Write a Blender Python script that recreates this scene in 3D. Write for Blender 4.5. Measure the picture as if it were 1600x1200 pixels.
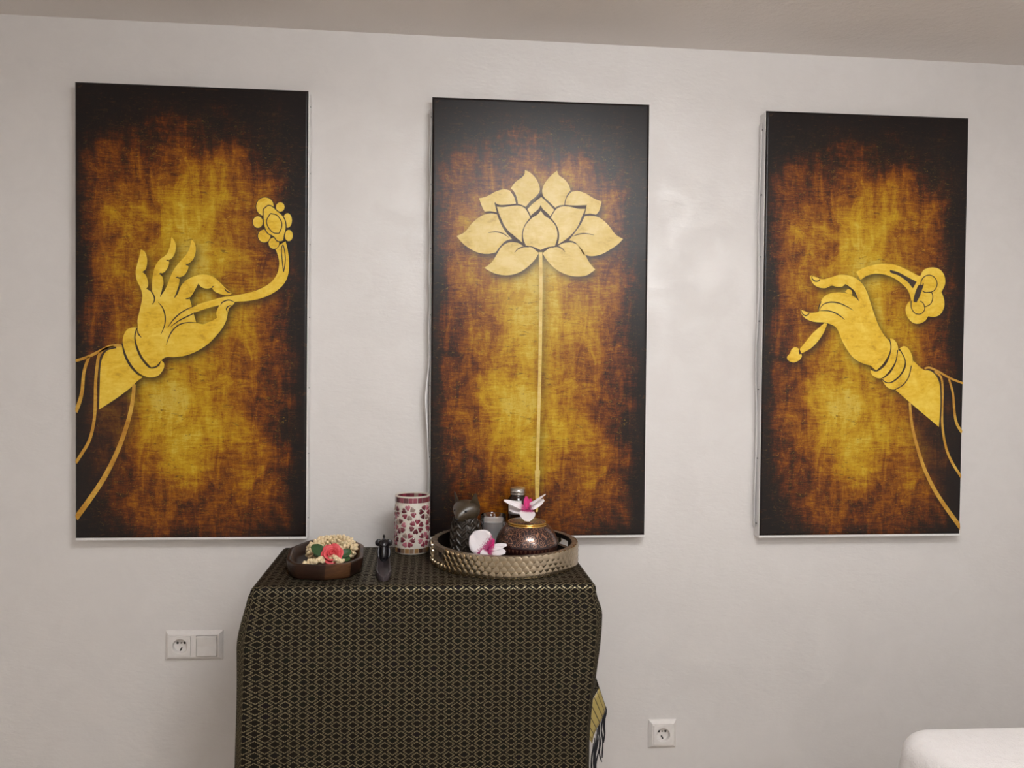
import bpy, bmesh, math, random
import numpy as np
from mathutils import Vector, Matrix, noise
from mathutils.geometry import tessellate_polygon

for _o in list(bpy.data.objects): bpy.data.objects.remove(_o)
sc = bpy.context.scene
COL = sc.collection
random.seed(7)
PI = math.pi

# ------------------------------------------------------------------ camera
FPX = 1236.3
CAM = Vector((0.0, -2.218, 1.4))
YAW, PITCH, ROLL = 0.0829, -0.0235, 0.0159
_f = Vector((math.sin(YAW)*math.cos(PITCH), math.cos(YAW)*math.cos(PITCH), math.sin(PITCH)))
_r0 = Vector((math.cos(YAW), -math.sin(YAW), 0)); _u0 = _r0.cross(_f)
_r = _r0*math.cos(ROLL) + _u0*math.sin(ROLL); _u = -_r0*math.sin(ROLL) + _u0*math.cos(ROLL)
cam = bpy.data.cameras.new('camera'); cam_o = bpy.data.objects.new('camera', cam); COL.objects.link(cam_o)
cam.sensor_fit = 'HORIZONTAL'; cam.sensor_width = 36; cam.lens = 36*FPX/1600; cam.clip_start = .01
cam_o.matrix_world = Matrix(((_r.x,_u.x,-_f.x,CAM.x),(_r.y,_u.y,-_f.y,CAM.y),(_r.z,_u.z,-_f.z,CAM.z),(0,0,0,1)))
sc.camera = cam_o

# ------------------------------------------------------------------ light, exposure
LAMPS = [((0.44, -1.80, 2.306), 34.5, 'white ceiling lamp in front of the picture wall'), ((-0.70, -3.10, 2.306), 4.5, 'dimmer white ceiling lamp at the rear, left half of the room'), ((1.25, -3.10, 2.306), 16.0, 'brighter white ceiling lamp at the rear, right half of the room')]; LAMP_SIZE = (0.62, 0.26); LAMP_COL = (0.97, 1.0, 1.02)
w = bpy.data.worlds.new('world'); sc.world = w; w.use_nodes = True
w.node_tree.nodes['Background'].inputs[0].default_value = (.9, .85, .82, 1)
w.node_tree.nodes['Background'].inputs[1].default_value = 0.05
sc.view_settings.view_transform = 'Standard'; sc.view_settings.look = 'None'
sc.view_settings.exposure = -0.06; sc.view_settings.gamma = 1.0; sc.view_settings.use_curve_mapping = False

# ------------------------------------------------------------------ measuring helpers (photo sight lines to places in the room)
def sight(px, py): return _f + _r*((px-800)/FPX) - _u*((py-600)/FPX)
def at_y(px, py, Y): d = sight(px, py); return CAM + d*((Y-CAM.y)/d.y)
def at_z(px, py, Z): d = sight(px, py); return CAM + d*((Z-CAM.z)/d.z)

# ------------------------------------------------------------------ materials
def s2l(c): return tuple((x/255/12.92 if x/255 <= .04045 else ((x/255+.055)/1.055)**2.4) for x in c) + (1,)
def newmat(name):
    m = bpy.data.materials.new(name); m.use_nodes = True
    nt = m.node_tree; return m, nt, nt.nodes['Principled BSDF']
def setp(b, **k):
    for n, v in k.items():
        b.inputs[{'col':'Base Color','rough':'Roughness','metal':'Metallic','spec':'Specular IOR Level','trans':'Transmission Weight','ior':'IOR',
                  'coat':'Coat Weight','coatr':'Coat Roughness','sss':'Subsurface Weight','emit':'Emission Color','emits':'Emission Strength','sheen':'Sheen Weight','alpha':'Alpha'}[n]].default_value = v
class NT:
    """tiny helper to wire shader nodes"""
    def __init__(s, nt): s.nt = nt
    def node(s, t, **k):
        n = s.nt.nodes.new(t)
        for a, v in k.items(): setattr(n, a, v)
        return n
    def link(s, a, b): s.nt.links.new(a, b)
    def val(s, x, sock):
        if isinstance(x, (int, float)): sock.default_value = x
        elif isinstance(x, tuple): sock.default_value = x
        else: s.link(x, sock)
    def math(s, op, a, b=0.0, c=None, clamp=False):
        n = s.node('ShaderNodeMath', operation=op, use_clamp=clamp); s.val(a, n.inputs[0]); s.val(b, n.inputs[1])
        if c is not None: s.val(c, n.inputs[2])
        return n.outputs[0]
    def noise(s, vec, scale, detail=4, rough=.55, dist=0.0):
        n = s.node('ShaderNodeTexNoise'); s.link(vec, n.inputs['Vector']); n.inputs['Scale'].default_value = scale
        n.inputs['Detail'].default_value = detail; n.inputs['Roughness'].default_value = rough; n.inputs['Distortion'].default_value = dist
        return n.outputs['Fac']
    def mapping(s, vec, scale=(1,1,1), loc=(0,0,0), rot=(0,0,0)):
        n = s.node('ShaderNodeMapping'); s.link(vec, n.inputs['Vector']); n.inputs['Scale'].default_value = scale
        n.inputs['Location'].default_value = loc; n.inputs['Rotation'].default_value = rot; return n.outputs[0]
    def ramp(s, fac, stops, interp='LINEAR'):
        n = s.node('ShaderNodeValToRGB'); s.link(fac, n.inputs[0]); cr = n.color_ramp; cr.interpolation = interp
        while len(cr.elements) < len(stops): cr.elements.new(0.5)
        for e, (p, c) in zip(cr.elements, stops): e.position = p; e.color = c if len(c) == 4 else (*c, 1)
        return n.outputs[0]
    def mix(s, fac, a, b, mode='MIX'):
        n = s.node('ShaderNodeMix', data_type='RGBA', blend_type=mode); s.val(fac, n.inputs[0]); s.val(a, n.inputs[6]); s.val(b, n.inputs[7]); return n.outputs[2]
    def bump(s, h, strength, dist=.001):
        n = s.node('ShaderNodeBump'); s.link(h, n.inputs['Height']); n.inputs['Strength'].default_value = strength; n.inputs['Distance'].default_value = dist; return n.outputs[0]
    def coord(s, k): return s.node('ShaderNodeTexCoord').outputs[k]
def plain(name, col, rough=.5, bumpscale=None, bumpk=.1, **k):
    """one colour with a little procedural variation"""
    m, nt, b = newmat(name); h = NT(nt); co = h.coord('Object')
    n = h.noise(co, 60 if bumpscale is None else bumpscale, 3)
    c = col if len(col) == 4 else (*col, 1)
    h.link(h.mix(n, tuple(x*.9 for x in c[:3])+(1,), tuple(min(1, x*1.1) for x in c[:3])+(1,)), b.inputs['Base Color'])
    setp(b, rough=rough, **k)
    if bumpscale: h.link(h.bump(n, bumpk, .002), b.inputs['Normal'])
    return m
M = {}
def m_wall():
    m, nt, b = newmat('pearl_wall_paint'); h = NT(nt); co = h.coord('Object')
    cloud = h.noise(co, 11, 5, .6, .5); big = h.noise(co, 2.2, 2)
    col = h.mix(big, (.70,.66,.635,1), (.75,.715,.695,1)); h.link(col, b.inputs['Base Color'])
    h.link(h.ramp(cloud, [(.40,(.56,)*3),(.60,(.32,)*3)]), b.inputs['Roughness'])
    h.link(h.ramp(cloud, [(.40,(.15,)*3),(.60,(1.0,)*3)]), b.inputs['Specular IOR Level']); setp(b, metal=.03)
    grain = h.noise(co, 150, 3, .6); lump = h.noise(h.mapping(co, (1,1,2.2)), 45, 3, .5, .6)
    hh = h.math('ADD', h.math('MULTIPLY', grain, .35), lump)
    h.link(h.bump(hh, .22, .0025), b.inputs['Normal']); return m
M['wall'] = m_wall()
def m_ceiling():
    m, nt, b = newmat('ceiling_plaster'); h = NT(nt); co = h.coord('Object')
    g = h.noise(co, 70, 4, .6); big = h.noise(co, 3, 2)
    h.link(h.mix(big, (.74,.685,.645,1), (.80,.745,.705,1)), b.inputs['Base Color']); h.link(h.bump(g, .5, .004), b.inputs['Normal']); setp(b, rough=.9, spec=.2); return m
M['ceiling'] = m_ceiling()
M['wall_plain'] = plain('white_wall_paint', (.76,.73,.70), .8, 80)
M['floor'] = plain('pale_oak_floor', (.52,.45,.38), .5, 12)
M['trim'] = plain('white_trim', (.75,.73,.70), .45)
M['frame'] = plain('white_canvas_cloth', (.80,.77,.755), .7, 400, .15)
M['steel'] = plain('staple_steel', (.22,.21,.20), .4, metal=.8)
M['plastic'] = plain('white_socket_plastic', (.78,.735,.705), .35)
M['hole'] = plain('socket_hole_black', (.012,.011,.01), .6)
M['contact'] = plain('socket_contact_metal', (.30,.27,.24), .35, metal=.8)

def m_print():
    m, nt, b = newmat('printed_canvas'); h = NT(nt)
    uv = h.node('ShaderNodeUVMap', uv_map='print').outputs[0]
    glow = h.node('ShaderNodeAttribute', attribute_name='glow').outputs['Fac']
    shade = h.node('ShaderNodeAttribute', attribute_name='print_shade').outputs['Fac']
    cloud = h.noise(uv, 8, 9, .68, .6)
    vert = h.noise(h.mapping(uv, (34,7,1)), 1, 8, .72, .9)
    horiz = h.noise(h.mapping(uv, (16,110,1), (3,1,0)), 1, 7, .75, 1.4)
    fine = h.noise(h.mapping(uv, (1,1.6,1)), 260, 3, .7)
    t = h.math('ADD', glow, h.math('MULTIPLY', h.math('SUBTRACT', cloud, .5), 1.05))
    t = h.math('ADD', t, h.math('MULTIPLY', h.math('SUBTRACT', vert, .5), .80))
    t = h.math('ADD', t, h.math('MULTIPLY', h.math('SUBTRACT', horiz, .5), .70))
    t = h.math('ADD', t, h.math('MULTIPLY', h.math('SUBTRACT', fine, .5), .28))
    col = h.ramp(t, [(0,(.006,.003,.003)),(.17,(.010,.004,.003)),(.30,(.050,.010,.002)),(.43,(.14,.030,.0008)),(.57,(.27,.088,.0005)),(.71,(.41,.20,.0006)),(.86,(.52,.315,.006)),(1,(.60,.42,.06))])
    # pale scratched flecks of the print
    fl = h.noise(h.mapping(uv, (70,120,1), (7,2,0)), 1, 6, .8, 1.5)
    flm = h.math('MULTIPLY', h.ramp(fl, [(.57,(0,)*3),(.66,(1,)*3)]), h.math('MULTIPLY', glow, 1.0, clamp=True))
    col = h.mix(flm, col, (.60,.36,.02,1))
    dk = h.ramp(h.noise(h.mapping(uv, (34,120,1), (1,9,0)), 1, 5, .75, 1.0), [(.33,(1,)*3),(.42,(0,)*3)])
    col = h.mix(h.math('MULTIPLY', dk, .7), col, (.07,.028,.006,1))
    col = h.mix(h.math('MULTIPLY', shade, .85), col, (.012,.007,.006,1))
    h.link(col, b.inputs['Base Color'])
    weave = h.noise(uv, 900, 2)
    h.link(h.bump(weave, .35, .0006), b.inputs['Normal'])
    setp(b, rough=.285, spec=.36); return m
M['print'] = m_print()
def m_gold(name, c0, c1):
    m, nt, b = newmat(name); h = NT(nt); co = h.coord('Object')
    a = h.noise(co, 18, 6, .65, .5); s = h.noise(h.mapping(co, (40,40,130), (0,0,0), (0,.6,0)), 1, 5, .7, .8)
    f = h.math('ADD', h.math('MULTIPLY', a, .65), h.math('MULTIPLY', s, .35))
    h.link(h.ramp(f, [(.34,(c0[0]*.72,c0[1]*.62,c0[2]*.5)),(.45,c0),(.60,c1)]), b.inputs['Base Color'])
    h.link(h.bump(h.noise(co, 900, 2), .35, .0006), b.inputs['Normal'])
    setp(b, rough=.34); return m
M['gold'] = m_gold('printed_gold', (.76,.47,.02), (.86,.61,.08))
M['gold_mid'] = m_gold('printed_pale_gold', (.66,.46,.10), (.75,.56,.20))
M['gold_line'] = m_gold('printed_gold_line', (.50,.24,.02), (.66,.40,.06))
M['ink'] = plain('printed_dark_line', (.045,.024,.014), .5)
M['ink_mid'] = plain('printed_umber_line', (.06,.033,.024), .5)

def m_cloth():
    m, nt, b = newmat('brocade_cloth'); h = NT(nt)
    uv = h.node('ShaderNodeUVMap', uv_map='cloth').outputs[0]
    sx = h.node('ShaderNodeSeparateXYZ'); h.link(uv, sx.inputs[0])
    wob = h.math('MULTIPLY', h.math('SUBTRACT', h.noise(uv, 120, 2), .5), .05)
    a = h.math('ADD', h.math('MULTIPLY', sx.outputs[0], 1/.0352), wob); bb = h.math('MULTIPLY', sx.outputs[1], 1/.0241)
    p = h.math('ADD', a, bb); q = h.math('SUBTRACT', a, bb)
    def cell(x): return h.math('ABSOLUTE', h.math('SUBTRACT', h.math('FRACT', h.math('ADD', x, 100.5)), .5))
    ap, aq = cell(p), cell(q)
    mx, mn = h.math('MAXIMUM', ap, aq), h.math('MINIMUM', ap, aq)
    step = h.math('MULTIPLY', h.math('COSINE', h.math('MULTIPLY', mn, 31.0)), .026)
    r = h.math('ADD', mx, step)
    def band(x, c, wd): return h.math('SUBTRACT', 1.0, h.math('SMOOTH_MIN', h.math('DIVIDE', h.math('ABSOLUTE', h.math('SUBTRACT', x, c)), wd), 1.0, .2), clamp=True)
    l1 = h.math('GREATER_THAN', band(r, .345, .052), .25)
    # little dark chevrons between the lozenges
    l2 = h.math('MULTIPLY', h.math('GREATER_THAN', mx, .44), h.math('LESS_THAN', mn, .16))
    l2 = h.math('MULTIPLY', l2, h.math('GREATER_THAN', mn, .05))
    line = h.math('MAXIMUM', l1, h.math('MULTIPLY', l2, .35))
    thread = h.math('ADD', .72, h.math('MULTIPLY', h.noise(h.mapping(uv, (2500,300,1)), 1, 2), .5))
    line = h.math('MULTIPLY', line, thread, clamp=True)
    cellid = h.node('ShaderNodeTexWhiteNoise', noise_dimensions='2D')
    cv = h.node('ShaderNodeCombineXYZ'); h.link(h.math('FLOOR', h.math('ADD', p, 100.5)), cv.inputs[0]); h.link(h.math('FLOOR', h.math('ADD', q, 100.5)), cv.inputs[1]); h.link(cv.outputs[0], cellid.inputs['Vector'])
    base = h.ramp(cellid.outputs['Value'], [(0,(.011,.0075,.004)),(.55,(.013,.008,.005)),(.85,(.009,.010,.0055)),(1,(.012,.007,.0095))])
    centre = h.math('LESS_THAN', r, .24)
    base = h.mix(h.math('MULTIPLY', centre, .6), (.006,.0045,.003,1), base)
    h.link(h.mix(line, base, (.26,.215,.13,1)), b.inputs['Base Color'])
    h.link(h.math('MULTIPLY', line, .75), b.inputs['Metallic'])
    h.link(h.math('SUBTRACT', .75, h.math('MULTIPLY', line, .45)), b.inputs['Roughness'])
    h.link(h.bump(h.math('ADD', line, h.math('MULTIPLY', h.noise(uv, 1400, 2), .5)), .35, .0006), b.inputs['Normal'])
    setp(b, spec=.12); return m
M['cloth'] = m_cloth()
def m_hem():
    m, nt, b = newmat('striped_hem'); h = NT(nt); uv = h.node('ShaderNodeUVMap', uv_map='hem').outputs[0]
    sx = h.node('ShaderNodeSeparateXYZ'); h.link(uv, sx.inputs[0])
    st = h.math('LESS_THAN', h.math('FRACT', h.math('MULTIPLY', sx.outputs[0], 6.5)), .13)
    h.link(h.mix(st, (.47,.36,.12,1), (.02,.015,.012,1)), b.inputs['Base Color']); setp(b, rough=.45, metal=.25); return m
M['hem'] = m_hem()
M['tassel'] = plain('black_thread', (.010,.009,.014), .7, 300)
def m_wood(name, c0, c1, scale=(30,30,6), rough=.38, sc_=1.0):
    m, nt, b = newmat(name); h = NT(nt); co = h.coord('Object')
    g = h.noise(h.mapping(co, scale), sc_, 6, .6, 1.2)
    h.link(h.ramp(g, [(.3,c0),(.7,c1)]), b.inputs['Base Color']); h.link(h.bump(g, .15, .001), b.inputs['Normal']); setp(b, rough=rough); return m
def m_bowl():
    m, nt, b = newmat('acacia_wood'); h = NT(nt); co = h.coord('Object')
    g = h.noise(h.mapping(co, (10,45,70)), 1, 6, .6, 1.5)
    n = h.node('ShaderNodeTexVoronoi', feature='F1', distance='CHEBYCHEV'); h.link(h.mapping(co, (16,9,1), (.3,.2,0)), n.inputs['Vector']); n.inputs['Scale'].default_value = 1.0
    block = h.node('ShaderNodeSeparateColor'); h.link(n.outputs['Color'], block.inputs[0])
    t = h.math('ADD', h.math('MULTIPLY', block.outputs[0], .6), h.math('MULTIPLY', g, .5))
    h.link(h.ramp(t, [(.15,(.009,.004,.003)),(.5,(.032,.013,.007)),(.75,(.07,.028,.012)),(1,(.15,.07,.026))]), b.inputs['Base Color'])
    setp(b, rough=.42, coat=.08, coatr=.3, spec=.3); return m
M['bowl'] = m_bowl()
M['bud'] = plain('jasmine_bud', (.80,.62,.38), .6, 300, .2, sss=.05)
M['rose'] = plain('coral_rose', (.66,.075,.085), .5, 120, .1)
M['leaf'] = plain('dark_green_leaf', (.03,.075,.022), .4, 90, .2)
M['black'] = plain('black_glazed_resin', (.010,.008,.010), .28, 90, .05)
M['greyglaze'] = plain('worn_grey_glaze', (.055,.042,.045), .3, 90, .15)
M['grout'] = plain('cream_grout', (.60,.55,.48), .45, 200, .1)
M['glass'] = None
def m_glass(name, col=(1,1,1,1), rough=.02):
    m, nt, b = newmat(name); h = NT(nt); n = h.noise(h.coord('Object'), 40, 2)
    h.link(h.mix(n, col, tuple(x*.97 for x in col[:3])+(1,)), b.inputs['Base Color']); setp(b, rough=rough, trans=1.0, ior=1.45); return m
M['glass'] = m_glass('clear_glass')
M['brown_glass'] = plain('brown_bottle_glass', (.020,.009,.005), .12, trans=.15)
TILES = [('rose',(.23,.035,.06)),('burgundy',(.11,.018,.028)),('pink',(.42,.13,.17)),('wine',(.16,.03,.045)),('grey_pink',(.28,.19,.16))]
for n_, c_ in TILES: M['tile_'+n_] = plain('glass_tile_'+n_, c_, .10, 250, .12, coat=1.0, coatr=.05)
for n_, c_ in [('umber',(.06,.03,.02)),('tan',(.27,.15,.06)),('taupe',(.16,.10,.065)),('plum',(.045,.016,.02))]: M['tile_'+n_] = plain('glass_tile_'+n_, c_, .12, 250, .1, coat=1.0, coatr=.06)
def m_metal(name, c, rough, k=.2):
    m, nt, b = newmat(name); h = NT(nt); n = h.noise(h.coord('Object'), 120, 4)
    h.link(h.mix(n, tuple(x*.75 for x in c)+(1,), c+(1,)), b.inputs['Base Color']); h.link(h.bump(n, k, .001), b.inputs['Normal']); setp(b, rough=rough, metal=1.0); return m
M['champagne'] = m_metal('champagne_silver', (.52,.43,.31), .24)
M['silver'] = m_metal('brushed_silver', (.62,.58,.54), .28, .05)
M['brass'] = m_metal('polished_brass', (.75,.50,.16), .2, .05)
M['tray_in'] = plain('black_tray_lining', (.010,.007,.006), .35)
def m_rim():
    m, nt, b = newmat('mosaic_rim'); h = NT(nt); co = h.coord('Object')
    v = h.node('ShaderNodeTexVoronoi', feature='F1'); h.link(co, v.inputs['Vector']); v.inputs['Scale'].default_value = 160
    s = h.node('ShaderNodeSeparateColor'); h.link(v.outputs['Color'], s.inputs[0])
    h.link(h.ramp(s.outputs[0], [(0,(.10,.07,.05)),(1,(.30,.23,.16))]), b.inputs['Base Color']); setp(b, rough=.4, metal=.5); return m
M['rim'] = m_rim()
M['cat'] = m_wood('dark_carved_wood', (.016,.011,.008), (.042,.029,.019), (25,25,60), .34)
M['cat_face'] = m_wood('bronzed_wood', (.035,.023,.012), (.062,.042,.023), (25,25,60), .35)
M['wax'] = plain('white_wax', (.70,.68,.68), .5, 60, .05, sss=.1)
M['label'] = plain('paper_label', (.62,.58,.56), .6)
M['white_petal_plain'] = plain('petal_plain', (.7,.62,.62), .5)
def m_petal():
    m, nt, b = newmat('orchid_petal'); h = NT(nt); uv = h.node('ShaderNodeUVMap', uv_map='petal').outputs[0]
    sx = h.node('ShaderNodeSeparateXYZ'); h.link(uv, sx.inputs[0]); t = sx.outputs[0]
    sp = h.noise(h.mapping(uv, (16,9,1)), 1.0, 3, .7, .3)
    near = h.ramp(t, [(.0,(.9,)*3),(.18,(.55,)*3),(.42,(.22,)*3),(.75,(.0,)*3)])
    k = h.ramp(h.math('ADD', h.math('MULTIPLY', near, .55), h.math('MULTIPLY', sp, .55)), [(.47,(0,)*3),(.56,(1,)*3)])
    vein = h.noise(h.mapping(uv, (2,22,1)), 1, 3)
    white = h.mix(vein, (.80,.74,.74,1), (.68,.58,.60,1))
    h.link(h.mix(k, white, (.33,.02,.11,1)), b.inputs['Base Color']); setp(b, rough=.5, sss=.05); return m
M['petal'] = m_petal()
M['magenta'] = plain('magenta_lip', (.55,.02,.16), .45, 90, .2)
def m_pot():
    m, nt, b = newmat('lacquer_filigree'); h = NT(nt); uv = h.node('ShaderNodeUVMap', uv_map='pot').outputs[0]
    sx = h.node('ShaderNodeSeparateXYZ'); h.link(uv, sx.inputs[0]); z = sx.outputs[1]
    vo = h.node('ShaderNodeTexVoronoi', feature='DISTANCE_TO_EDGE'); h.link(uv, vo.inputs['Vector']); vo.inputs['Scale'].default_value = 92; vo.inputs['Randomness'].default_value = .75
    v2 = h.node('ShaderNodeTexVoronoi', feature='F1'); h.link(uv, v2.inputs['Vector']); v2.inputs['Scale'].default_value = 92; v2.inputs['Randomness'].default_value = .75
    ring = h.math('LESS_THAN', h.math('ABSOLUTE', h.math('SUBTRACT', v2.outputs['Distance'], .30)), .034)
    net = h.math('LESS_THAN', vo.outputs['Distance'], .026)
    fil = h.math('MAXIMUM', ring, net)
    fil = h.math('MULTIPLY', fil, h.math('GREATER_THAN', z, .056))
    # row of hanging drops under the belly
    cell = h.math('ABSOLUTE', h.math('SUBTRACT', h.math('FRACT', h.math('MULTIPLY', sx.outputs[0], 1/.0105)), .5))
    zz = h.math('DIVIDE', h.math('SUBTRACT', z, .037), .012)
    drop = h.math('MULTIPLY', h.math('LESS_THAN', cell, h.math('MULTIPLY', zz, .26)), h.math('MULTIPLY', h.math('GREATER_THAN', zz, 0.05), h.math('LESS_THAN', zz, 1.0)))
    dr = h.math('MULTIPLY', drop, h.math('GREATER_THAN', cell, .05))
    g = h.math('MAXIMUM', fil, h.math('MULTIPLY', dr, .5))
    h.link(h.mix(g, (.018,.003,.0035,1), (.36,.18,.11,1)), b.inputs['Base Color']); h.link(h.math('MULTIPLY', g, .6), b.inputs['Metallic'])
    setp(b, rough=.28, coat=.6, coatr=.12); return m
M['pot'] = m_pot()
def m_towel():
    m, nt, b = newmat('white_terry'); h = NT(nt); co = h.coord('Object')
    g = h.noise(co, 260, 3, .7); g2 = h.noise(co, 60, 3, .6)
    h.link(h.mix(g2, (.80,.745,.725,1), (.88,.835,.82,1)), b.inputs['Base Color']); h.link(h.bump(h.math('ADD', g, g2), .8, .004), b.inputs['Normal']); setp(b, rough=.95, sheen=.3, spec=.1); return m
M['towel'] = m_towel()
M['vinyl'] = plain('cream_vinyl', (.55,.50,.44), .5, 90, .1)
M['beech'] = m_wood('beech_wood', (.32,.19,.09), (.45,.29,.15), (20,20,4), .45)
M['darkwood'] = m_wood('dark_stained_wood', (.05,.025,.012), (.09,.045,.02), (20,20,4), .45)
M['lamp_metal'] = plain('white_lamp_metal', (.75,.75,.75), .4)
def m_diffuser(e):
    m, nt, b = newmat('lamp_diffuser'); setp(b, col=(.9,.9,.9,1), rough=.6, emit=(*LAMP_COL,1), emits=e); return m

# ------------------------------------------------------------------ mesh helpers
class MB:
    def __init__(s): s.v = []; s.f = []; s.uv = {}
    def add(s, vs, fs):
        o = len(s.v); s.v += [tuple(v) for v in vs]; s.f += [tuple(i+o for i in f) for f in fs]; return o
    def box(s, x0, x1, y0, y1, z0, z1, mat=None):
        vs = [Vector((x, y, z)) for x in (x0, x1) for y in (y0, y1) for z in (z0, z1)]
        if mat: vs = [mat @ v for v in vs]
        s.add(vs, [(0,1,3,2),(4,6,7,5),(0,4,5,1),(2,3,7,6),(0,2,6,4),(1,5,7,3)])
    def lathe(s, prof, n=48, mat=None, closed=False):
        """profile [(r, z)]; the seam is doubled so that a UV can run around"""
        vs = []; o = len(s.v)
        arc = 0; rm = max(r for r, z in prof)
        for k, (r, z) in enumerate(prof):
            if k: arc += math.hypot(r-prof[k-1][0], z-prof[k-1][1])
            for i in range(n+1):
                a = 2*PI*i/n; v = Vector((r*math.cos(a), r*math.sin(a), z)); vs.append(mat @ v if mat else v)
                s.uv[o+k*(n+1)+i] = (a*rm, arc)
        fs = []
        m = len(prof)
        for k in range(m if closed else m-1):
            for i in range(n):
                a = k*(n+1)+i; b = ((k+1) % m)*(n+1)+i; fs.append((a, a+1, b+1, b))
        s.add(vs, fs)
    def tube(s, pts, r, n=8, cap=True):
        pts = [Vector(p) for p in pts]; rs = r if isinstance(r, (list, tuple)) else [r]*len(pts)
        vs = []; fs = []
        for i, p in enumerate(pts):
            t = (pts[min(i+1, len(pts)-1)]-pts[max(i-1, 0)]).normalized()
            a = t.cross(Vector((0,1,.13))).normalized(); b = t.cross(a)
            for k in range(n):
                q = 2*PI*k/n; vs.append(p + (a*math.cos(q)+b*math.sin(q))*rs[i])
        for i in range(len(pts)-1):
            for k in range(n): fs.append((i*n+k, i*n+(k+1) % n, (i+1)*n+(k+1) % n, (i+1)*n+k))
        if cap: fs.append(tuple(range(n))[::-1]); fs.append(tuple((len(pts)-1)*n+k for k in range(n)))
        s.add(vs, fs)
    def ball(s, c, r, nu=12, nv=8, mat=None, fn=None):
        c = Vector(c); r = (r,)*3 if isinstance(r, (int, float)) else r
        vs = []; fs = []
        for j in range(nv+1):
            th = PI*j/nv
            for i in range(nu):
                a = 2*PI*i/nu; d = Vector((math.sin(th)*math.cos(a), math.sin(th)*math.sin(a), math.cos(th)))
                v = Vector((d.x*r[0], d.y*r[1], d.z*r[2]))
                if fn: v = fn(d, v)
                if mat: v = mat @ v
                vs.append(c+v)
        for j in range(nv):
            for i in range(nu): fs.append((j*nu+i, (j+1)*nu+i, (j+1)*nu+(i+1) % nu, j*nu+(i+1) % nu))
        s.add(vs, fs)
    def mesh(s, name, mat, smooth=True, angle=40, uvname=None):
        me = bpy.data.meshes.new(name); me.from_pydata([tuple(v) for v in s.v], [], s.f)
        if uvname:
            l = me.uv_layers.new(name=uvname)
            for lp in me.loops: l.data[lp.index].uv = s.uv.get(lp.vertex_index, (0, 0))
        me.materials.append(mat); me.update()
        if smooth:
            me.polygons.foreach_set('use_smooth', [True]*len(me.polygons)); me.set_sharp_from_angle(angle=math.radians(angle))
        return me
    def build(s, name, mat, parent=None, loc=None, mw=None, **k):
        return link(name, s.mesh(name, mat, **k), parent, loc, mw)
def link(name, me, parent=None, loc=None, mw=None):
    o = bpy.data.objects.new(name, me); COL.objects.link(o); o.parent = parent
    if mw is not None: o.matrix_local = mw
    elif loc is not None: o.location = loc
    return o
def empty(name, loc, label, cat, group=None, rz=0):
    o = bpy.data.objects.new(name, None); COL.objects.link(o); o.location = loc; o.rotation_euler.z = rz; o.empty_display_size = .05
    tag(o, label, cat, group); return o
def tag(o, label, cat, group=None):
    o['label'] = label; o['category'] = cat
    if group: o['group'] = group
    return o
def bevel(o, w_, seg=2):
    md = o.modifiers.new('bevel', 'BEVEL'); md.width = w_; md.segments = seg; md.limit_method = 'ANGLE'; md.angle_limit = math.radians(35); return o
def basis(x, y, z, o): return Matrix(((x.x,y.x,z.x,o.x),(x.y,y.y,z.y,o.y),(x.z,y.z,z.z,o.z),(0,0,0,1)))
def sstep(a, b, x):
    t = min(1, max(0, (x-a)/(b-a))); return t*t*(3-2*t)

# ================================================================== THE ROOM
CEIL = 2.306; XL, XR, YF = -1.80, 1.86, -3.9
def structure(name, mb, mat, **k):
    o = mb.build(name, mat, smooth=False, **k); o['kind'] = 'structure'; return o
mb = MB(); mb.box(XL, XR, 0, .12, 0, CEIL); structure('wall_back', mb, M['wall'])
mb = MB(); mb.box(XL-.12, XL, YF, .12, 0, CEIL); structure('wall_left', mb, M['wall_plain'])
mb = MB(); mb.box(XR, XR+.12, YF, .12, 0, CEIL); structure('wall_right', mb, M['wall_plain'])
mb = MB(); mb.box(XL-.12, XR+.12, YF-.12, YF, 0, CEIL); structure('wall_front', mb, M['wall_plain'])
mb = MB(); mb.box(XL-.12, XR+.12, YF-.12, .12, -.1, 0); structure('floor', mb, M['floor'])
mb = MB(); mb.box(XL-.12, XR+.12, YF-.12, .12, CEIL, CEIL+.1); structure('ceiling', mb, M['ceiling'])
mb = MB(); mb.box(XL, XR, -.014, 0, 0, .06); structure('baseboard_back', mb, M['trim'])

# ceiling lamps that light the room, above and behind the camera
LW, LD = LAMP_SIZE
for lpos, lem, llab in LAMPS:
    lamp = empty('ceiling_lamp', lpos, llab, 'lamp', 'ceiling lamps')
    mb = MB(); mb.box(-.12, .12, -.05, .05, -.05, 0); bevel(mb.build('housing', M['lamp_metal'], lamp, smooth=False), .004)
    mb = MB(); mb.box(-LW/2, LW/2, -LD/2, LD/2, -.16, -.05); mb.build('diffuser', m_diffuser(lem), lamp, smooth=False)

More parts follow.
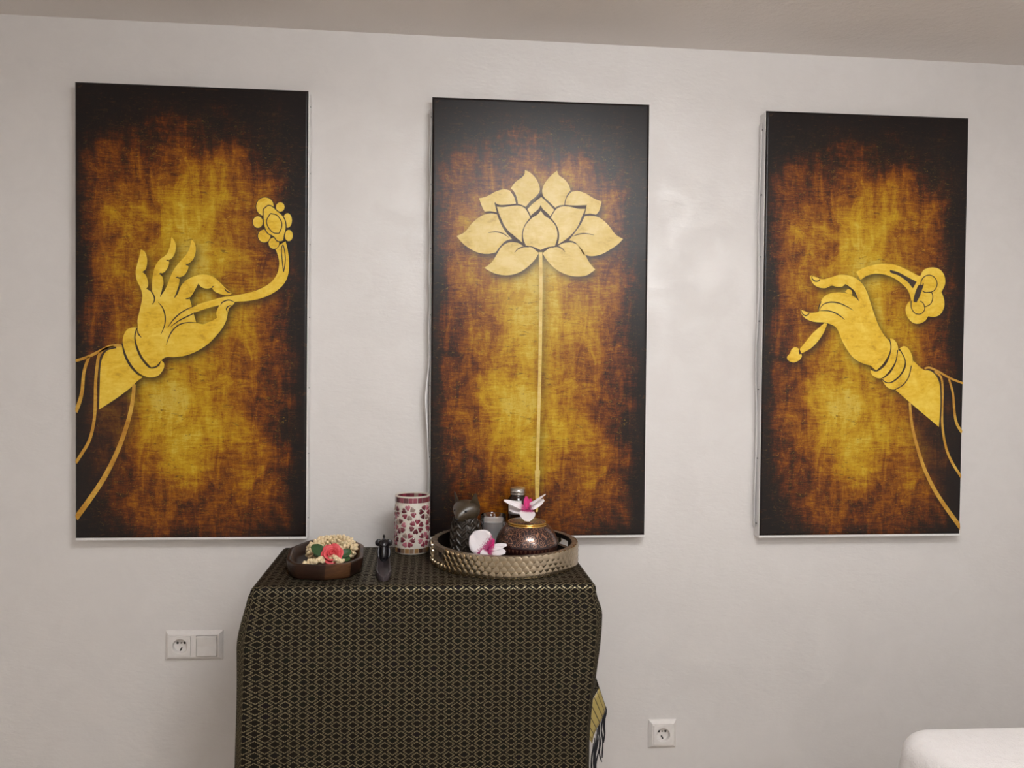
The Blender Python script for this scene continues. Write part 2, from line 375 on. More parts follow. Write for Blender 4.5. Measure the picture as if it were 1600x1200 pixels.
# ================================================================== CANVAS PRINTS
CD = .0448                                           # how far the printed face stands off the wall
CW, CH = .6, 1.2
CANV = [(-.9788, 2.1235, .0041), (-.0487, 2.1246, .0080), (.8856, 2.1268, .0075)]
def to_canvas(i, px, py):
    x0, z0, th = CANV[i]; P = at_y(px, py, -CD); dx, dz = P.x-x0, P.z-z0; c, s = math.cos(th), math.sin(th)
    return (dx*c+dz*s-CW/2, CH-dx*s+dz*c)            # local x (from centre), local z (from bottom)
def spline(pts, closed=True, sub=5):
    """Catmull-Rom through points; a third element marks a corner"""
    n = len(pts); out = []
    for k in range(n if closed else n-1):
        p1, p2 = pts[k], pts[(k+1) % n]
        p0 = pts[k-1] if (closed or k > 0) else p1
        p3 = pts[(k+2) % n] if (closed or k+2 < n) else p2
        if len(p1) > 2: p0 = (2*p1[0]-p2[0], 2*p1[1]-p2[1]) if False else p1
        if len(p2) > 2: p3 = p2
        for j in range(sub):
            t = j/sub; t2, t3 = t*t, t*t*t
            out.append(tuple(.5*(2*p1[a]+(-p0[a]+p2[a])*t+(2*p0[a]-5*p1[a]+4*p2[a]-p3[a])*t2+(-p0[a]+3*p1[a]-3*p2[a]+p3[a])*t3) for a in (0, 1)))
    if not closed: out.append(tuple(pts[-1][:2]))
    return out
def ell(cx, cy, rx, ry, n=12, rot=0):
    return [(cx+rx*math.cos(2*PI*k/n)*math.cos(rot)-ry*math.sin(2*PI*k/n)*math.sin(rot), cy+rx*math.cos(2*PI*k/n)*math.sin(rot)+ry*math.sin(2*PI*k/n)*math.cos(rot)) for k in range(n)]
def crop(p): return (min(CW/2-.001, max(-CW/2+.001, p[0])), min(CH-.001, max(.001, p[1])))
class Art:
    """flat printed shapes of one canvas, traced in the magnified views Z = (scale, x0, y0)"""
    def __init__(s, i): s.i = i; s.polys = []
    def P(s, pts, Z): return [crop(to_canvas(s.i, Z[1]+p[0]/Z[0], Z[2]+p[1]/Z[0])) for p in pts]
    def fill(s, mb, pts, Z, lift, smooth=True, shadow=True):
        q = s.P(spline(pts) if smooth else pts, Z)
        if shadow: s.polys.append(q)
        tris = tessellate_polygon([[Vector((a, b, 0)) for a, b in q]])
        mb.add([(a, -CD-lift, b) for a, b in q], [tuple(t) for t in tris])
    def line(s, mb, pts, Z, w0, w1=None, lift=.0007, smooth=True, mid=None, shadow=False):
        """stroke; widths in photo pixels"""
        q = [to_canvas(s.i, Z[1]+p[0]/Z[0], Z[2]+p[1]/Z[0]) for p in (spline(pts, False) if smooth else pts)]
        w1 = w0 if w1 is None else w1; n = len(q); vs = []
        L = []; R_ = []
        for k, p in enumerate(q):
            a, b = q[max(k-1, 0)], q[min(k+1, n-1)]; tx, tz = b[0]-a[0], b[1]-a[1]; l = math.hypot(tx, tz) or 1
            t = k/(n-1); ww = (w0+(w1-w0)*t) if mid is None else (w0+(mid-w0)*math.sin(PI*t))
            ww *= .00178/2; c = (p[0]-tz/l*ww, p[1]+tx/l*ww); d = (p[0]+tz/l*ww, p[1]-tx/l*ww)
            c, d = crop(c), crop(d); L.append(c); R_.append(d); vs += [(c[0], -CD-lift, c[1]), (d[0], -CD-lift, d[1])]
        mb.add(vs, [(2*k, 2*k+1, 2*k+3, 2*k+2) for k in range(n-1)])
        if shadow: s.polys.append(L+R_[::-1])
def raster(polys, nx, nz, hx, hz):
    xs = (np.arange(nx+1)/nx-.5)*hx; zs = np.arange(nz+1)/nz*hz; X, Z = np.meshgrid(xs, zs); m = np.zeros(X.shape, bool)
    for q in polys:
        ins = np.zeros(X.shape, bool); n = len(q)
        for k in range(n):
            (x1, z1), (x2, z2) = q[k], q[(k+1) % n]
            if z1 == z2: continue
            c = ((Z < z1) != (Z < z2)) & (X < (x2-x1)*(Z-z1)/(z2-z1)+x1); ins ^= c
        m |= ins
    return m
def blur(a, r):
    k = np.exp(-.5*(np.arange(-3*r, 3*r+1)/r)**2); k /= k.sum()
    a = np.apply_along_axis(lambda v: np.convolve(np.pad(v, 3*r, mode='edge'), k, 'valid'), 0, a)
    return np.apply_along_axis(lambda v: np.convolve(np.pad(v, 3*r, mode='edge'), k, 'valid'), 1, a)
def canvas(i, label, sleeve=None, loose=0.0):
    x0, z0, th = CANV[i]; c, s = math.cos(th), math.sin(th)
    bx, bz = x0+.3*c+CH*s, z0+.3*s-CH*c
    root = empty('canvas_print', (bx, 0, bz), label, 'wall art', 'gold and brown canvas prints on the wall'); root.rotation_euler.y = -th
    return root
def canvas_body(root, art, extra_dark, flip_x, sides):
    """printed cloth with rolled edges, white stretcher bars, staples"""
    NX, NZ = 180, 360
    m = raster(art.polys, NX, NZ, CW, CH).astype(float)
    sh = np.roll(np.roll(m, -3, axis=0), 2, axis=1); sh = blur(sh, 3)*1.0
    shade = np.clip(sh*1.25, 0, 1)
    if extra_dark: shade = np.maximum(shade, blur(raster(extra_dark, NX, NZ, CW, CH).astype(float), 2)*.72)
    xs = np.arange(NX+1)/NX; vs_ = 1-np.arange(NZ+1)/NZ; U, V = np.meshgrid(xs, vs_)
    sm = lambda a, b, x: (lambda t: t*t*(3-2*t))(np.clip((x-a)/(b-a), 0, 1))
    du = np.abs(U-.47); hx = .60*np.exp(-(du/.47)**7)+.36*np.exp(-(du/.24)**2.2)
    vy = sm(.02, .27, V)*(1-sm(.72, 1.04, V)*.55)
    g = hx*(.10+.56*vy) + .10*np.exp(-((U-.46)/.11)**2)*sm(.1,.3,V)*(1-sm(.75,.95,V))
    g += .12*np.exp(-((U-.52)/.3)**2-((V-.42)/.12)**2) + .10*np.exp(-((U-.42)/.22)**2-((V-.70)/.10)**2)
    g += .16*np.exp(-((U-.82)/.12)**2-((V-.86)/.07)**2) - .16*sm(.80,1.0,V)*(1-sm(.0,.25,U)) - .10*(1-sm(.02,.16,V)) + .10*np.exp(-((U-.16)/.08)**2-((V-.27)/.06)**2)
    edge = np.minimum(np.minimum(U, 1-U)*.6, np.minimum(V, 1-V)*1.2)
    g -= .16*(1-sm(.0, .055, edge))
    g += .07
    vs = []
    R_ = .004
    for k in range(NZ+1):
        for j in range(NX+1):
            x = (xs[j]-.5)*CW; z = (1-vs_[k])*CH
            e = min(x+CW/2, CW/2-x, z, CH-z); y = 0 if e > R_ else R_-math.sqrt(max(0, R_*R_-(R_-e)**2))
            vs.append((x, -CD+y, z))
    fs = [(k*(NX+1)+j, k*(NX+1)+j+1, (k+1)*(NX+1)+j+1, (k+1)*(NX+1)+j) for k in range(NZ) for j in range(NX)]
    me = bpy.data.meshes.new('printed_cloth'); me.from_pydata(vs, [], fs)
    uv = me.uv_layers.new(name='print'); arr = np.array(vs); idx = np.empty(len(me.loops), int); me.loops.foreach_get('vertex_index', idx)
    uvs = np.stack([arr[idx, 0]+.3, arr[idx, 2]], 1)
    uv.data.foreach_set('uv', uvs.ravel().astype(np.float32))
    at = me.attributes.new('glow', 'FLOAT', 'POINT'); at.data.foreach_set('value', g.ravel().astype(np.float32))
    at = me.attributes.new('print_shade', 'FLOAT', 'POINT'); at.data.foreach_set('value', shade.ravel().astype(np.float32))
    me.materials.append(M['print']); me.polygons.foreach_set('use_smooth', [True]*len(me.polygons)); me.update()
    link('printed_cloth', me, root)
    # stretcher bars, wrapped in white
    for nm, (a, b, cc, d) in (('stretcher_bar', (-.301,-.255,-.007,1.199)), ('stretcher_bar', (.255,.3025,-.007,1.199)), ('stretcher_bar', (-.255,.255,1.152,1.199)), ('stretcher_bar', (-.255,.255,-.007,.04))):
        mb = MB(); mb.box(a, b, -CD+.0042, -.0005, cc, d); bevel(mb.build(nm, M['frame'], root, smooth=False), .0015)
    me_st = None
    for side in sides:
        for k in range(7):
            z = .04+k*.187+.01*math.sin(k*5.1+side)
            if me_st is None:
                mb = MB(); mb.box(-.0012, .0012, -.003, .003, -.0014, .0014); me_st = mb.mesh('staple', M['steel'], smooth=False)
            link('staple', me_st, root, (side*.3022, -.022, z))
    return root
def loose_edge(root, side, amp, y0, y1, phase):
    """white selvedge of the canvas cloth that stands off the frame's side"""
    n = 60; vs = []; fs = []
    for k in range(n+1):
        z = .02+1.15*k/n; a = amp(k/n)
        vs += [(side*(.3026+a*.3), y0, z), (side*(.3026+a), y1, z)]
    for k in range(n): fs.append((2*k, 2*k+1, 2*k+3, 2*k+2))
    mb = MB(); mb.add(vs, fs); o = mb.build('loose_selvedge', M['frame'], root)
    md = o.modifiers.new('thick', 'SOLIDIFY'); md.thickness = .0008; md.offset = 0

# ---- left print: open hand holding a curved flower stem
A = Art(0); ZA = (4, 100, 280); ZB = (3.3325, 100, 500)
root = canvas(0, 'canvas print of golden open hand pinching a curved flower stem, above wall switch')
hand = MB()
A.fill(hand, [(462,930),(460,880),(478,800),(490,730),(478,680),(455,630),(448,580),(458,530),(474,470),(480,440,1),(502,450),(517,482),(520,520),(512,560),(492,582,1),(512,600),(525,640),(525,668),(515,684,1),(536,694),(552,714,1),
  (551,660),(556,600),(572,540),(602,500),(640,470),(662,420),(672,360,1),(691,385),(700,420),(692,465),(670,498),(640,508,1),(657,516),(650,550),(628,580),(596,593,1),(615,610),(622,650),(615,700),(602,735,1),
  (632,690),(650,650),(665,610),(690,560),(725,515),(765,470),(785,430),(798,378,1),(817,400),(824,440),(815,485),(795,515),(762,536,1),(778,545),(770,575),(745,605),(698,617,1),(722,622),(718,660),(707,710),(690,743,1),
  (712,715),(730,670),(760,635),(810,608),(870,595),(930,608),(975,645),(1010,680),(1050,712,1),(1035,724),(1005,724),(970,715),(940,700),(925,678,1),(895,684),(860,675),(840,652,1),(825,680),(805,715),(785,745,1),
  (797,785),(808,830),(822,880),(826,896,1),(870,906),(905,893),(935,880),(957,866,1),(952,835),(965,800),(990,770),(1030,757),(1068,770,1),(1055,787),(1035,802),(1025,830),(1015,880),(990,930),(950,980),(900,1030),(830,1075),(760,1102),(690,1112),(640,1112),(610,1130),(578,1165),(545,1175,1),(500,1125),(470,1070),(450,1010),(448,965)], ZA, .0004)
hand.build('printed_hand', M['gold'], root, smooth=False)
br = MB(); A.fill(br, [(382,40,1),(350,40),(322,58),(306,105),(320,170),(350,230),(390,275),(440,298),(490,290),(518,255),(521,225),(506,210,1),(497,235),(472,248),(446,246),(415,215),(390,175),(373,120),(369,75)], ZB, .0004); br.build('printed_bracelet', M['gold'], root, smooth=False)
arm = MB(); A.fill(arm, [(300,130,1),(255,138),(218,166),(196,210),(188,280),(183,466,1),(270,410),(350,350),(380,320),(410,298,1),(372,275),(337,225),(312,170)], ZB, .0004); arm.build('printed_forearm', M['gold'], root, smooth=False)
st = MB(); A.fill(st, [(650,924,1),(690,870),(750,822),(830,785),(920,757),(1000,736),(1100,721),(1200,696),(1280,655),(1328,600),(1345,530),(1335,470),(1318,430,1),(1350,410),(1385,388,1),(1398,440),(1407,520),(1400,600),(1370,660),(1310,710),(1230,745),(1140,762),(1060,768),(960,790),(880,812),(800,842),(720,882),(668,922,1)], ZA, .00055)
st.build('printed_stem', M['gold'], root, smooth=False)
fl = MB()
PET = [(1257,172,57,60),(1352,174,29,31),(1397,258,30,47),(1405,352,27,37),(1312,400,35,37),(1252,355,41,42),(1212,268,33,38)]
for e in PET: A.fill(fl, ell(*e), ZA, .0005)
FC = [(1245,190),(1275,165),(1305,172),(1330,195),(1365,225),(1385,265),(1388,310),(1378,350),(1370,385),(1335,388),(1310,360),(1270,335),(1250,290),(1245,240)]
A.fill(fl, FC, ZA, .0008); fl.build('printed_flower', M['gold'], root, smooth=False)
ink = MB()
for e in PET: A.line(ink, ell(*e)+[ell(*e)[0]], ZA, 1.0, lift=.00062)
FI = [(1290,215),(1330,225),(1358,262),(1361,300),(1345,338,1),(1310,335),(1280,305),(1266,262)]
A.line(ink, FC+[FC[0]], ZA, 1.6, lift=.001); A.line(ink, FI+[FI[0]], ZA, 1.5, lift=.001)
A.line(ink, [(1372,580,1),(1364,500),(1360,440),(1368,412),(1376,430),(1384,490),(1380,545),(1372,580)], ZA, 1.4, lift=.001)
for pts in ([(515,684),(545,700),(565,735),(564,765),(550,784)], [(590,770),(615,800),(632,850),(630,910),(605,972)], [(826,896),(770,896),(720,910),(680,945),(655,990),(640,1035)],
            [(650,926),(690,872),(750,823),(830,787)], [(668,922),(720,884),(800,844),(820,832)], [(1003,682),(1020,702),(1049,712)], [(1050,788),(1027,795),(1016,812),(1022,830)], [(760,748),(780,745),(800,735)],
            [(596,593),(608,590),(614,606)], [(492,582),(502,576),(512,570)], [(640,508),(655,508)], [(690,743),(705,715),(718,668)], [(602,735),(615,702),(620,665)], [(698,617),(712,614),(722,622)], [(762,536),(775,534)],
            [(980,790),(990,770),(1030,755),(1069,770)], [(925,678),(935,668)], [(460,940),(465,965),(485,990)]):
    A.line(ink, pts, ZA, .5, mid=1.9, lift=.001)
A.line(ink, [(303,118),(318,180),(348,240),(388,287)], ZB, .8, mid=3.4, lift=.001)
A.line(ink, [(380,42),(370,85),(376,135),(395,185),(420,222),(446,247),(475,247),(498,232)], ZB, 1.8, lift=.001)
A.line(ink, [(272,143),(225,155),(197,185),(187,240),(184,330),(181,460)], ZB, 2.4, 1.6, lift=.001)
ink.build('printed_outlines', M['ink'], root, smooth=False)['kind'] = 'stuff'
sl = MB()
for pts, a, b in (([(60,213),(130,190),(200,155),(245,135),(297,132)], 4, 4), ([(130,192),(105,270),(95,370),(80,430),(60,480)], 4, 6), ([(262,140),(215,152),(185,180),(174,230),(165,330),(160,500),(135,620),(90,700),(60,745)], 4, 4.6), ([(366,335),(356,430),(330,540),(280,680),(210,820),(130,940),(60,1035)], 5, 8)):
    A.line(sl, pts, ZB, a, b, lift=.0006, shadow=True)
sl.build('printed_sleeve_folds', M['gold_line'], root, smooth=False)
dark = [A.P([(60,215),(130,192),(200,158),(185,210),(182,466),(355,350),(350,450),(300,620),(210,820),(60,1035)], ZB)]
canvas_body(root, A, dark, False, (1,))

# ---- middle print: lotus on a tall stem
A = Art(1); ZC = (4.444, 660, 230)
root = canvas(1, 'canvas print of a golden lotus flower on tall stem, behind the table')
PETALS = [
 [(825,345,1),(870,388),(915,435,1),(888,480,1),(865,455),(835,428),(822,402,1),(805,430),(775,455),(752,475,1),(730,430,1),(765,393),(800,366)],
 [(712,158,1),(752,180),(790,220),(812,270),(813,308),(790,340),(750,375),(718,415,1),(690,401),(664,395,1),(655,350),(638,312),(614,285,1),(645,243),(690,210),(708,188)],
 [(935,163,1),(948,195),(985,222),(1015,260),(1028,300,1),(1005,330),(990,370),(985,402,1),(950,405),(922,420,1),(880,380),(842,342),(832,302),(845,260),(885,205)],
 [(393,355,1),(445,342),(510,308),(565,293),(605,300,1),(635,342),(650,393,1),(580,400),(535,400),(500,385,1),(516,452,1),(472,445),(432,448,1),(413,410)],
 [(1245,378,1),(1195,358),(1140,325),(1085,305),(1035,310,1),(1003,350),(991,400,1),(1060,405),(1140,402,1),(1128,465,1),(1168,461),(1205,469,1),(1228,440)],
 [(512,412,1),(560,416),(620,408),(670,406),(710,423),(735,460),(748,490,1),(715,532),(695,580),(690,630),(694,662,1),(650,630),(600,585),(560,530),(530,470)],
 [(1133,428,1),(1080,427),(1020,413),(970,412),(930,430),(905,465),(892,490,1),(925,532),(946,580),(949,630),(940,676,1),(1000,637),(1050,590),(1090,530),(1115,478)],
 [(822,440,1),(848,475),(890,505),(925,550),(938,610),(930,655),(918,688,1),(870,694),(820,714,1),(770,692),(718,682,1),(702,640),(699,595),(715,545),(757,495),(800,467)],
 [(238,617,1),(295,588),(350,522),(410,477),(470,460),(518,466,1),(543,530),(580,592),(622,637,1),(580,650),(545,682),(510,730,1),(450,742),(380,730),(310,692),(265,652)],
 [(1393,637,1),(1340,605),(1290,540),(1230,490),(1170,476),(1127,480,1),(1097,540),(1060,592),(1018,647,1),(1060,660),(1090,700),(1117,743,1),(1170,757),(1240,745),(1310,707),(1360,672)],
 [(430,838,1),(480,800),(515,747),(550,692),(600,662),(660,664),(705,688),(760,697),(808,735,1),(780,782),(720,840),(660,875),(590,890),(520,882),(470,862)],
 [(1200,850,1),(1160,802),(1130,747),(1090,692),(1040,663),(980,667),(935,688),(880,703),(834,737,1),(870,792),(930,850),(1000,885),(1070,898),(1140,890)]]
gap = MB(); A.fill(gap, [(505,382),(600,300),(650,388),(715,425),(760,400),(822,320),(880,395),(925,428),(980,400),(1033,306),(1138,402),(1138,420),(1205,468),(1120,480),(1020,645),(1110,740),(930,695),(820,728),(705,690),(518,733),(622,642),(520,470),(432,450),(512,447)], ZC, .0003, smooth=False)
gap.build('printed_petal_gaps', M['ink_mid'], root, smooth=False)
for q in PETALS:
    pm = MB(); A.fill(pm, q, ZC, .0006); pm.build('printed_petal', M['gold_mid'], root, smooth=False)
stm = MB(); A.line(stm, [(844.6,394),(845,450),(844.2,540),(842.5,620),(840.5,700),(839.6,745),(839.4,772)], (1,0,0), 5.6, 4.4, lift=.0006, shadow=True); A.line(stm, [(839.8,735),(839.3,778),(838.8,800)], (1,0,0), 8.2, 2.5, lift=.0005, shadow=True)
stm.build('printed_stem', M['gold_mid'], root, smooth=False)
ink = MB()
for pts in ([(458,594),(510,588),(560,600),(602,628)], [(1040,622),(1080,606),(1130,600),(1192,610)], [(640,732),(665,706),(705,692),(740,695)], [(900,698),(935,690),(970,704),(990,728)], [(694,665),(660,640),(615,598)], [(940,680),(985,655),(1040,605)], [(505,380),(514,415),(530,465),(560,530)], [(1139,400),(1130,440),(1112,480),(1085,540)], [(822,402),(826,425),(848,468)], [(822,402),(815,428),(796,468)]):
    A.line(ink, pts, ZC, .5, mid=1.7, lift=.001)
ink.build('printed_outlines', M['ink_mid'], root, smooth=False)['kind'] = 'stuff'
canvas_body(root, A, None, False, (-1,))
loose_edge(root, -1, lambda t: .0016+.010*math.exp(-((t-.30)/.07)**2)+.002*math.sin(t*23)**2, -.012, -.040, 0)

# ---- right print: hand with bracelets holding a flower behind its wrist
A = Art(2); ZD = (4.444, 1170, 380); ZE = (4, 1170, 560)
root = canvas(2, 'canvas print of golden hand with bangles holding a drooping flower, rightmost')
hm = MB()
A.fill(hm, [(425,238),(430,224,1),(470,236),(510,250),(560,240),(620,222),(680,222),(740,242),(790,285),(820,340),(840,400),(870,490),(900,570),(940,640),(985,690,1),(982,740),(962,790),(930,840),(885,884,1),(845,850,1),(780,830),(720,790),(670,720),(640,660),(620,610),(600,580),(560,560),(520,550),(470,548),(430,540),(390,520),(365,490),(358,460,1),(385,470),(420,483),(470,480),(485,474,1),(488,440),(500,402),(530,365),(580,345),(640,342),(700,355),(740,378),(766,404,1),(745,368),(730,335),(700,310),(668,285,1),(645,303),(605,302),(575,295),(530,312),(480,305),(445,280)], ZD, .0004)
A.fill(hm, [(690,315,1),(668,336,1),(690,352),(716,356,1),(720,330)], ZD, .0003)
hm.build('printed_hand', M['gold'], root, smooth=False)
bg = MB()
A.fill(bg, [(975,660,1),(1005,668),(1030,702),(1036,750),(1016,820),(980,880),(930,932),(890,936),(852,910),(845,880,1),(885,887),(940,850),(972,790),(986,720)], ZD, .0005)
A.fill(bg, [(1030,742,1),(1062,756),(1082,800),(1076,860),(1040,922),(980,966),(940,966),(926,940,1),(980,900),(1018,830)], ZD, .00045)
A.fill(bg, [(1045,730,1),(1078,715),(1110,735),(1135,790),(1136,860),(1112,930),(1070,985),(1010,1015),(960,1000),(924,950,1),(960,970),(1000,960),(1050,920),(1085,860),(1080,800)], ZD, .0005)
bg.build('printed_bangles', M['gold'], root, smooth=False)
arm = MB(); A.fill(arm, [(1028,15,1),(1090,70),(1138,74),(1178,108),(1194,170),(1197,300),(1187,428,1),(1000,270),(915,195,1),(970,165),(1008,100)], ZE, .0004); arm.build('printed_forearm', M['gold'], root, smooth=False)
sm_ = MB()
A.fill(sm_, [(745,200,1),(800,170),(870,150),(940,142),(1020,152),(1100,185),(1170,222),(1215,235,1),(1205,290,1),(1180,290),(1162,325),(1145,380),(1145,420),(1150,470,1),(1126,462),(1125,390),(1108,335),(1080,298),(1020,250),(950,220),(880,212),(820,226),(775,256,1)], ZD, .00035)
A.fill(sm_, [(522,556,1),(545,558,1),(520,620),(480,680),(430,730),(365,766,1),(353,735,1),(390,690),(440,628),(485,588)], ZD, .0004)
sm_.build('printed_stem', M['gold'], root, smooth=False)
fl = MB()
A.fill(fl, [(1190,228,1),(1215,185),(1270,168),(1322,180),(1355,220),(1363,280),(1337,340,1),(1354,385),(1356,440),(1332,490),(1290,512),(1245,508,1),(1222,540),(1180,559),(1135,550),(1100,510),(1087,460),(1100,420),(1120,400,1),(1150,410,1),(1165,370),(1190,320),(1215,285,1)], ZD, .0005)
fl.build('printed_flower', M['gold'], root, smooth=False); fl = MB()
A.fill(fl, [(350,770),(347,735),(320,722),(295,740),(285,765),(265,790),(275,815),(310,828),(345,815),(366,792),(365,770)], ZD, .0005)
fl.build('printed_bud', M['gold'], root, smooth=False)
ink = MB()
A.fill(ink, [(980,185,1),(1040,203),(1100,235),(1165,268,1),(1138,314,1),(1100,268),(1040,225),(985,205)], ZD, .0008, shadow=False)
A.fill(ink, [(1214,290,1),(1180,308),(1155,350),(1145,400),(1163,412,1),(1185,372),(1200,330)], ZD, .0008, shadow=False)
for pts in (ell(1250,282,56,60)[5:]+ell(1250,282,56,60)[:4], [(1205,330),(1225,342),(1265,342),(1276,375),(1262,420),(1228,440),(1214,436)], [(1126,400),(1128,450),(1155,488),(1195,490),(1220,460),(1212,420),(1190,402)]):
    A.line(ink, pts, ZD, 1.5, lift=.001)
for pts in ([(485,474),(510,430),(560,410),(620,415),(680,440),(725,467)], [(490,470),(550,470),(600,485),(640,510),(665,532)], [(668,285),(690,300),(730,335),(748,372),(766,404)], [(440,226),(438,245),(460,264),(488,260),(490,245)], [(362,462),(372,490),(395,503),(415,492),(418,482)], [(690,315),(716,325),(718,352)], [(480,474),(488,438),(502,402)], [(350,735),(350,755),(368,770)]):
    A.line(ink, pts, ZD, .5, mid=2.0, lift=.001)
for pts in ([(975,662),(986,720),(972,790),(940,850),(885,888),(846,870)], [(1032,742),(1020,820),(982,895),(930,938)], [(1045,735),(1080,800),(1084,860),(1050,920),(1000,962),(955,968),(926,946)], [(1128,850),(1108,930),(1068,985),(1015,1016)]):
    A.line(ink, pts, ZD, 1.7, lift=.001)
A.line(ink, [(1108,68),(1150,84),(1185,130),(1200,200),(1200,320),(1192,425)], ZE, 1.5, 2.4, lift=.001)
ink.build('printed_outlines', M['ink'], root, smooth=False)['kind'] = 'stuff'
sl = MB()
for pts, a, b in (([(1098,64),(1130,58),(1190,85),(1260,125),(1340,156)], 3.2, 3.4), ([(1250,128),(1275,220),(1285,340),(1300,410),(1334,465)], 3.2, 5), ([(1160,80),(1200,118),(1211,200),(1208,400),(1230,550),(1270,650),(1330,745)], 3.2, 4.4), ([(1005,275),(1020,420),(1060,580),(1110,720),(1190,870),(1328,1065)], 4, 7)):
    A.line(sl, pts, ZE, a, b, lift=.0006, shadow=True)
sl.build('printed_sleeve_folds', M['gold_line'], root, smooth=False)
dark = [A.P([(1190,85),(1337,155),(1325,1060),(1190,870),(1060,580),(1015,285),(1187,428),(1205,300),(1205,140)], ZE)]
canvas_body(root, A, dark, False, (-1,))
loose_edge(root, -1, lambda t: .0022+.004*math.sin(t*9+1)**2+.003*math.exp(-((t-.42)/.1)**2), -.004, -.026, 1)

# ================================================================== TABLE, CLOTH
ZT = .9077
TC = Vector((-.0405, -.2645, 0)); TROT = math.radians(1.1); HX, HY = .3855, .195
table = empty('console_table', (TC.x, TC.y, 0), 'narrow console table underneath the black and gold patterned cloth', 'table', rz=TROT)
mb = MB(); mb.box(-HX+.006, HX-.006, -HY+.006, HY-.006, ZT-.034, ZT-.003); bevel(mb.build('tabletop', M['darkwood'], table, smooth=False), .004)
for sx_ in (-1, 1):
    for sy_ in (-1, 1):
        mb = MB(); x, y = sx_*(HX-.04), sy_*(HY-.04); mb.box(x-.022, x+.022, y-.022, y+.022, 0, ZT-.034); bevel(mb.build('leg', M['darkwood'], table, smooth=False), .003)
def tablecloth():
    root = empty('tablecloth', (TC.x, TC.y, ZT), 'black and gold lozenge brocade cloth draped over the table', 'tablecloth', rz=TROT)
    per = []; rc = .014; ns = 90; nc = 10
    def seg(ax, ay, bx, by, nx, ny, n):
        for k in range(n): t = k/n; per.append((ax+(bx-ax)*t, ay+(by-ay)*t, nx, ny))
    def arc(cx, cy, a0):
        for k in range(nc): a = a0+PI/2*k/nc; per.append((cx+rc*math.cos(a), cy+rc*math.sin(a), math.cos(a), math.sin(a)))
    seg(-HX+rc, -HY, HX-rc, -HY, 0, -1, ns); arc(HX-rc, -HY+rc, -PI/2)
    seg(HX, -HY+rc, HX, HY-rc, 1, 0, 50); arc(HX-rc, HY-rc, 0)
    seg(HX-rc, HY, -HX+rc, HY, 0, 1, ns); arc(-HX+rc, HY-rc, PI/2)
    seg(-HX, HY-rc, -HX, -HY+rc, -1, 0, 50); arc(-HX+rc, -HY+rc, PI)
    n = len(per); mb = MB(); vs = []; uvs = []
    rb = .016; HANG = .62
    for s in (.04, .3, .6, .78, .9):
        for x, y, nx, ny in per: vs.append((x*s, y*s, 0.0)); uvs.append((x*s, y*s))
    drops = []
    for k in range(6):
        a = PI/2*k/5
        for x, y, nx, ny in per:
            o = -rb+rb*math.sin(a); vs.append((x+nx*o, y+ny*o, -rb+rb*math.cos(a))); uvs.append((x+nx*(-rb+rb*a), y+ny*(-rb+rb*a)))
    L = 46
    for k in range(1, L+1):
        t = HANG*(k/L)**1.15
        for x, y, nx, ny in per:
            left = .028*sstep(-.03, .125, t)+.010*t; right = .016*sstep(0, .06, t)-.026*sstep(.08, .36, t); front = .010*sstep(0, .4, t); back = 0
            wl, wr, wf = max(0, -nx)**2, max(0, nx)**2, max(0, -ny)**2
            o = wf*front; sx = -left*abs(min(0, x)/HX)**7+right*(max(0, x)/HX)**7
            # slack folds: stronger near the ends, faint on the front
            o += wf*(.0025*math.sin(x*17+1.3)*sstep(.05, .5, t)+.003*math.exp(-((x-.345)/.012)**2)*sstep(.04, .25, t)-.004*math.exp(-((x-.315)/.02)**2)*sstep(.04, .25, t))
            o += (wl+wr)*.008*math.sin(y*42+.5)*sstep(.03, .3, t)*.8
            o += wf*.0014*math.exp(-((t-.063)/.006)**2)*(1 if x > -.33 else 0)
            vs.append((x+nx*o+sx, y+ny*o, -rb-t)); d = rb*(PI/2-1)+t; uvs.append((x+nx*d, y+ny*d))
    rows = 5+6+L; fs = []
    for r in range(rows-1):
        for k in range(n): fs.append((r*n+k, r*n+(k+1) % n, (r+1)*n+(k+1) % n, (r+1)*n+k))
    fs.append(tuple(range(n))[::-1])
    mb.add(vs, [f[::-1] for f in fs]); mb.uv = {i: u for i, u in enumerate(uvs)}
    o = mb.build('cloth', M['cloth'], root, uvname='cloth', angle=60)
    inv = root.matrix_basis.inverted() if False else (Matrix.Translation(root.location) @ Matrix.Rotation(TROT, 4, 'Z')).inverted()
    # end of the cloth with its striped hem and black fringe, hanging at the right side
    Y = -.22
    Pp = [inv @ at_y(px, py, Y) for px, py in ((922,1050),(937,1076),(946,1104),(928,1152),(912,1150),(906,1090))]
    hb = MB(); vs = []
    A0, A1 = inv @ at_y(936, 1074, Y), inv @ at_y(946, 1104, Y+.01)
    B0, B1 = inv @ at_y(905, 1128, Y-.06), inv @ at_y(925, 1160, Y-.05)
    N = 10; M_ = 6
    for a in range(N+1):
        for b_ in range(M_+1):
            t, s = a/N, b_/M_; p = (A0.lerp(B0, t)).lerp(A1.lerp(B1, t), s); p = p+Vector((.004*math.sin(t*6), .004*math.sin(t*5), 0)); vs.append(p); hb.uv[len(vs)-1] = (t, s)
    hb.add(vs, [(a*(M_+1)+b_, a*(M_+1)+b_+1, (a+1)*(M_+1)+b_+1, (a+1)*(M_+1)+b_) for a in range(N) for b_ in range(M_)])
    o = hb.build('striped_hem', M['hem'], root, uvname='hem'); md = o.modifiers.new('thick', 'SOLIDIFY'); md.thickness = .0012
    # the brocade flap above the hem
    fb = MB(); C0, C1 = inv @ at_y(915, 1010, Y), inv @ at_y(895, 1060, Y-.05); vs = []
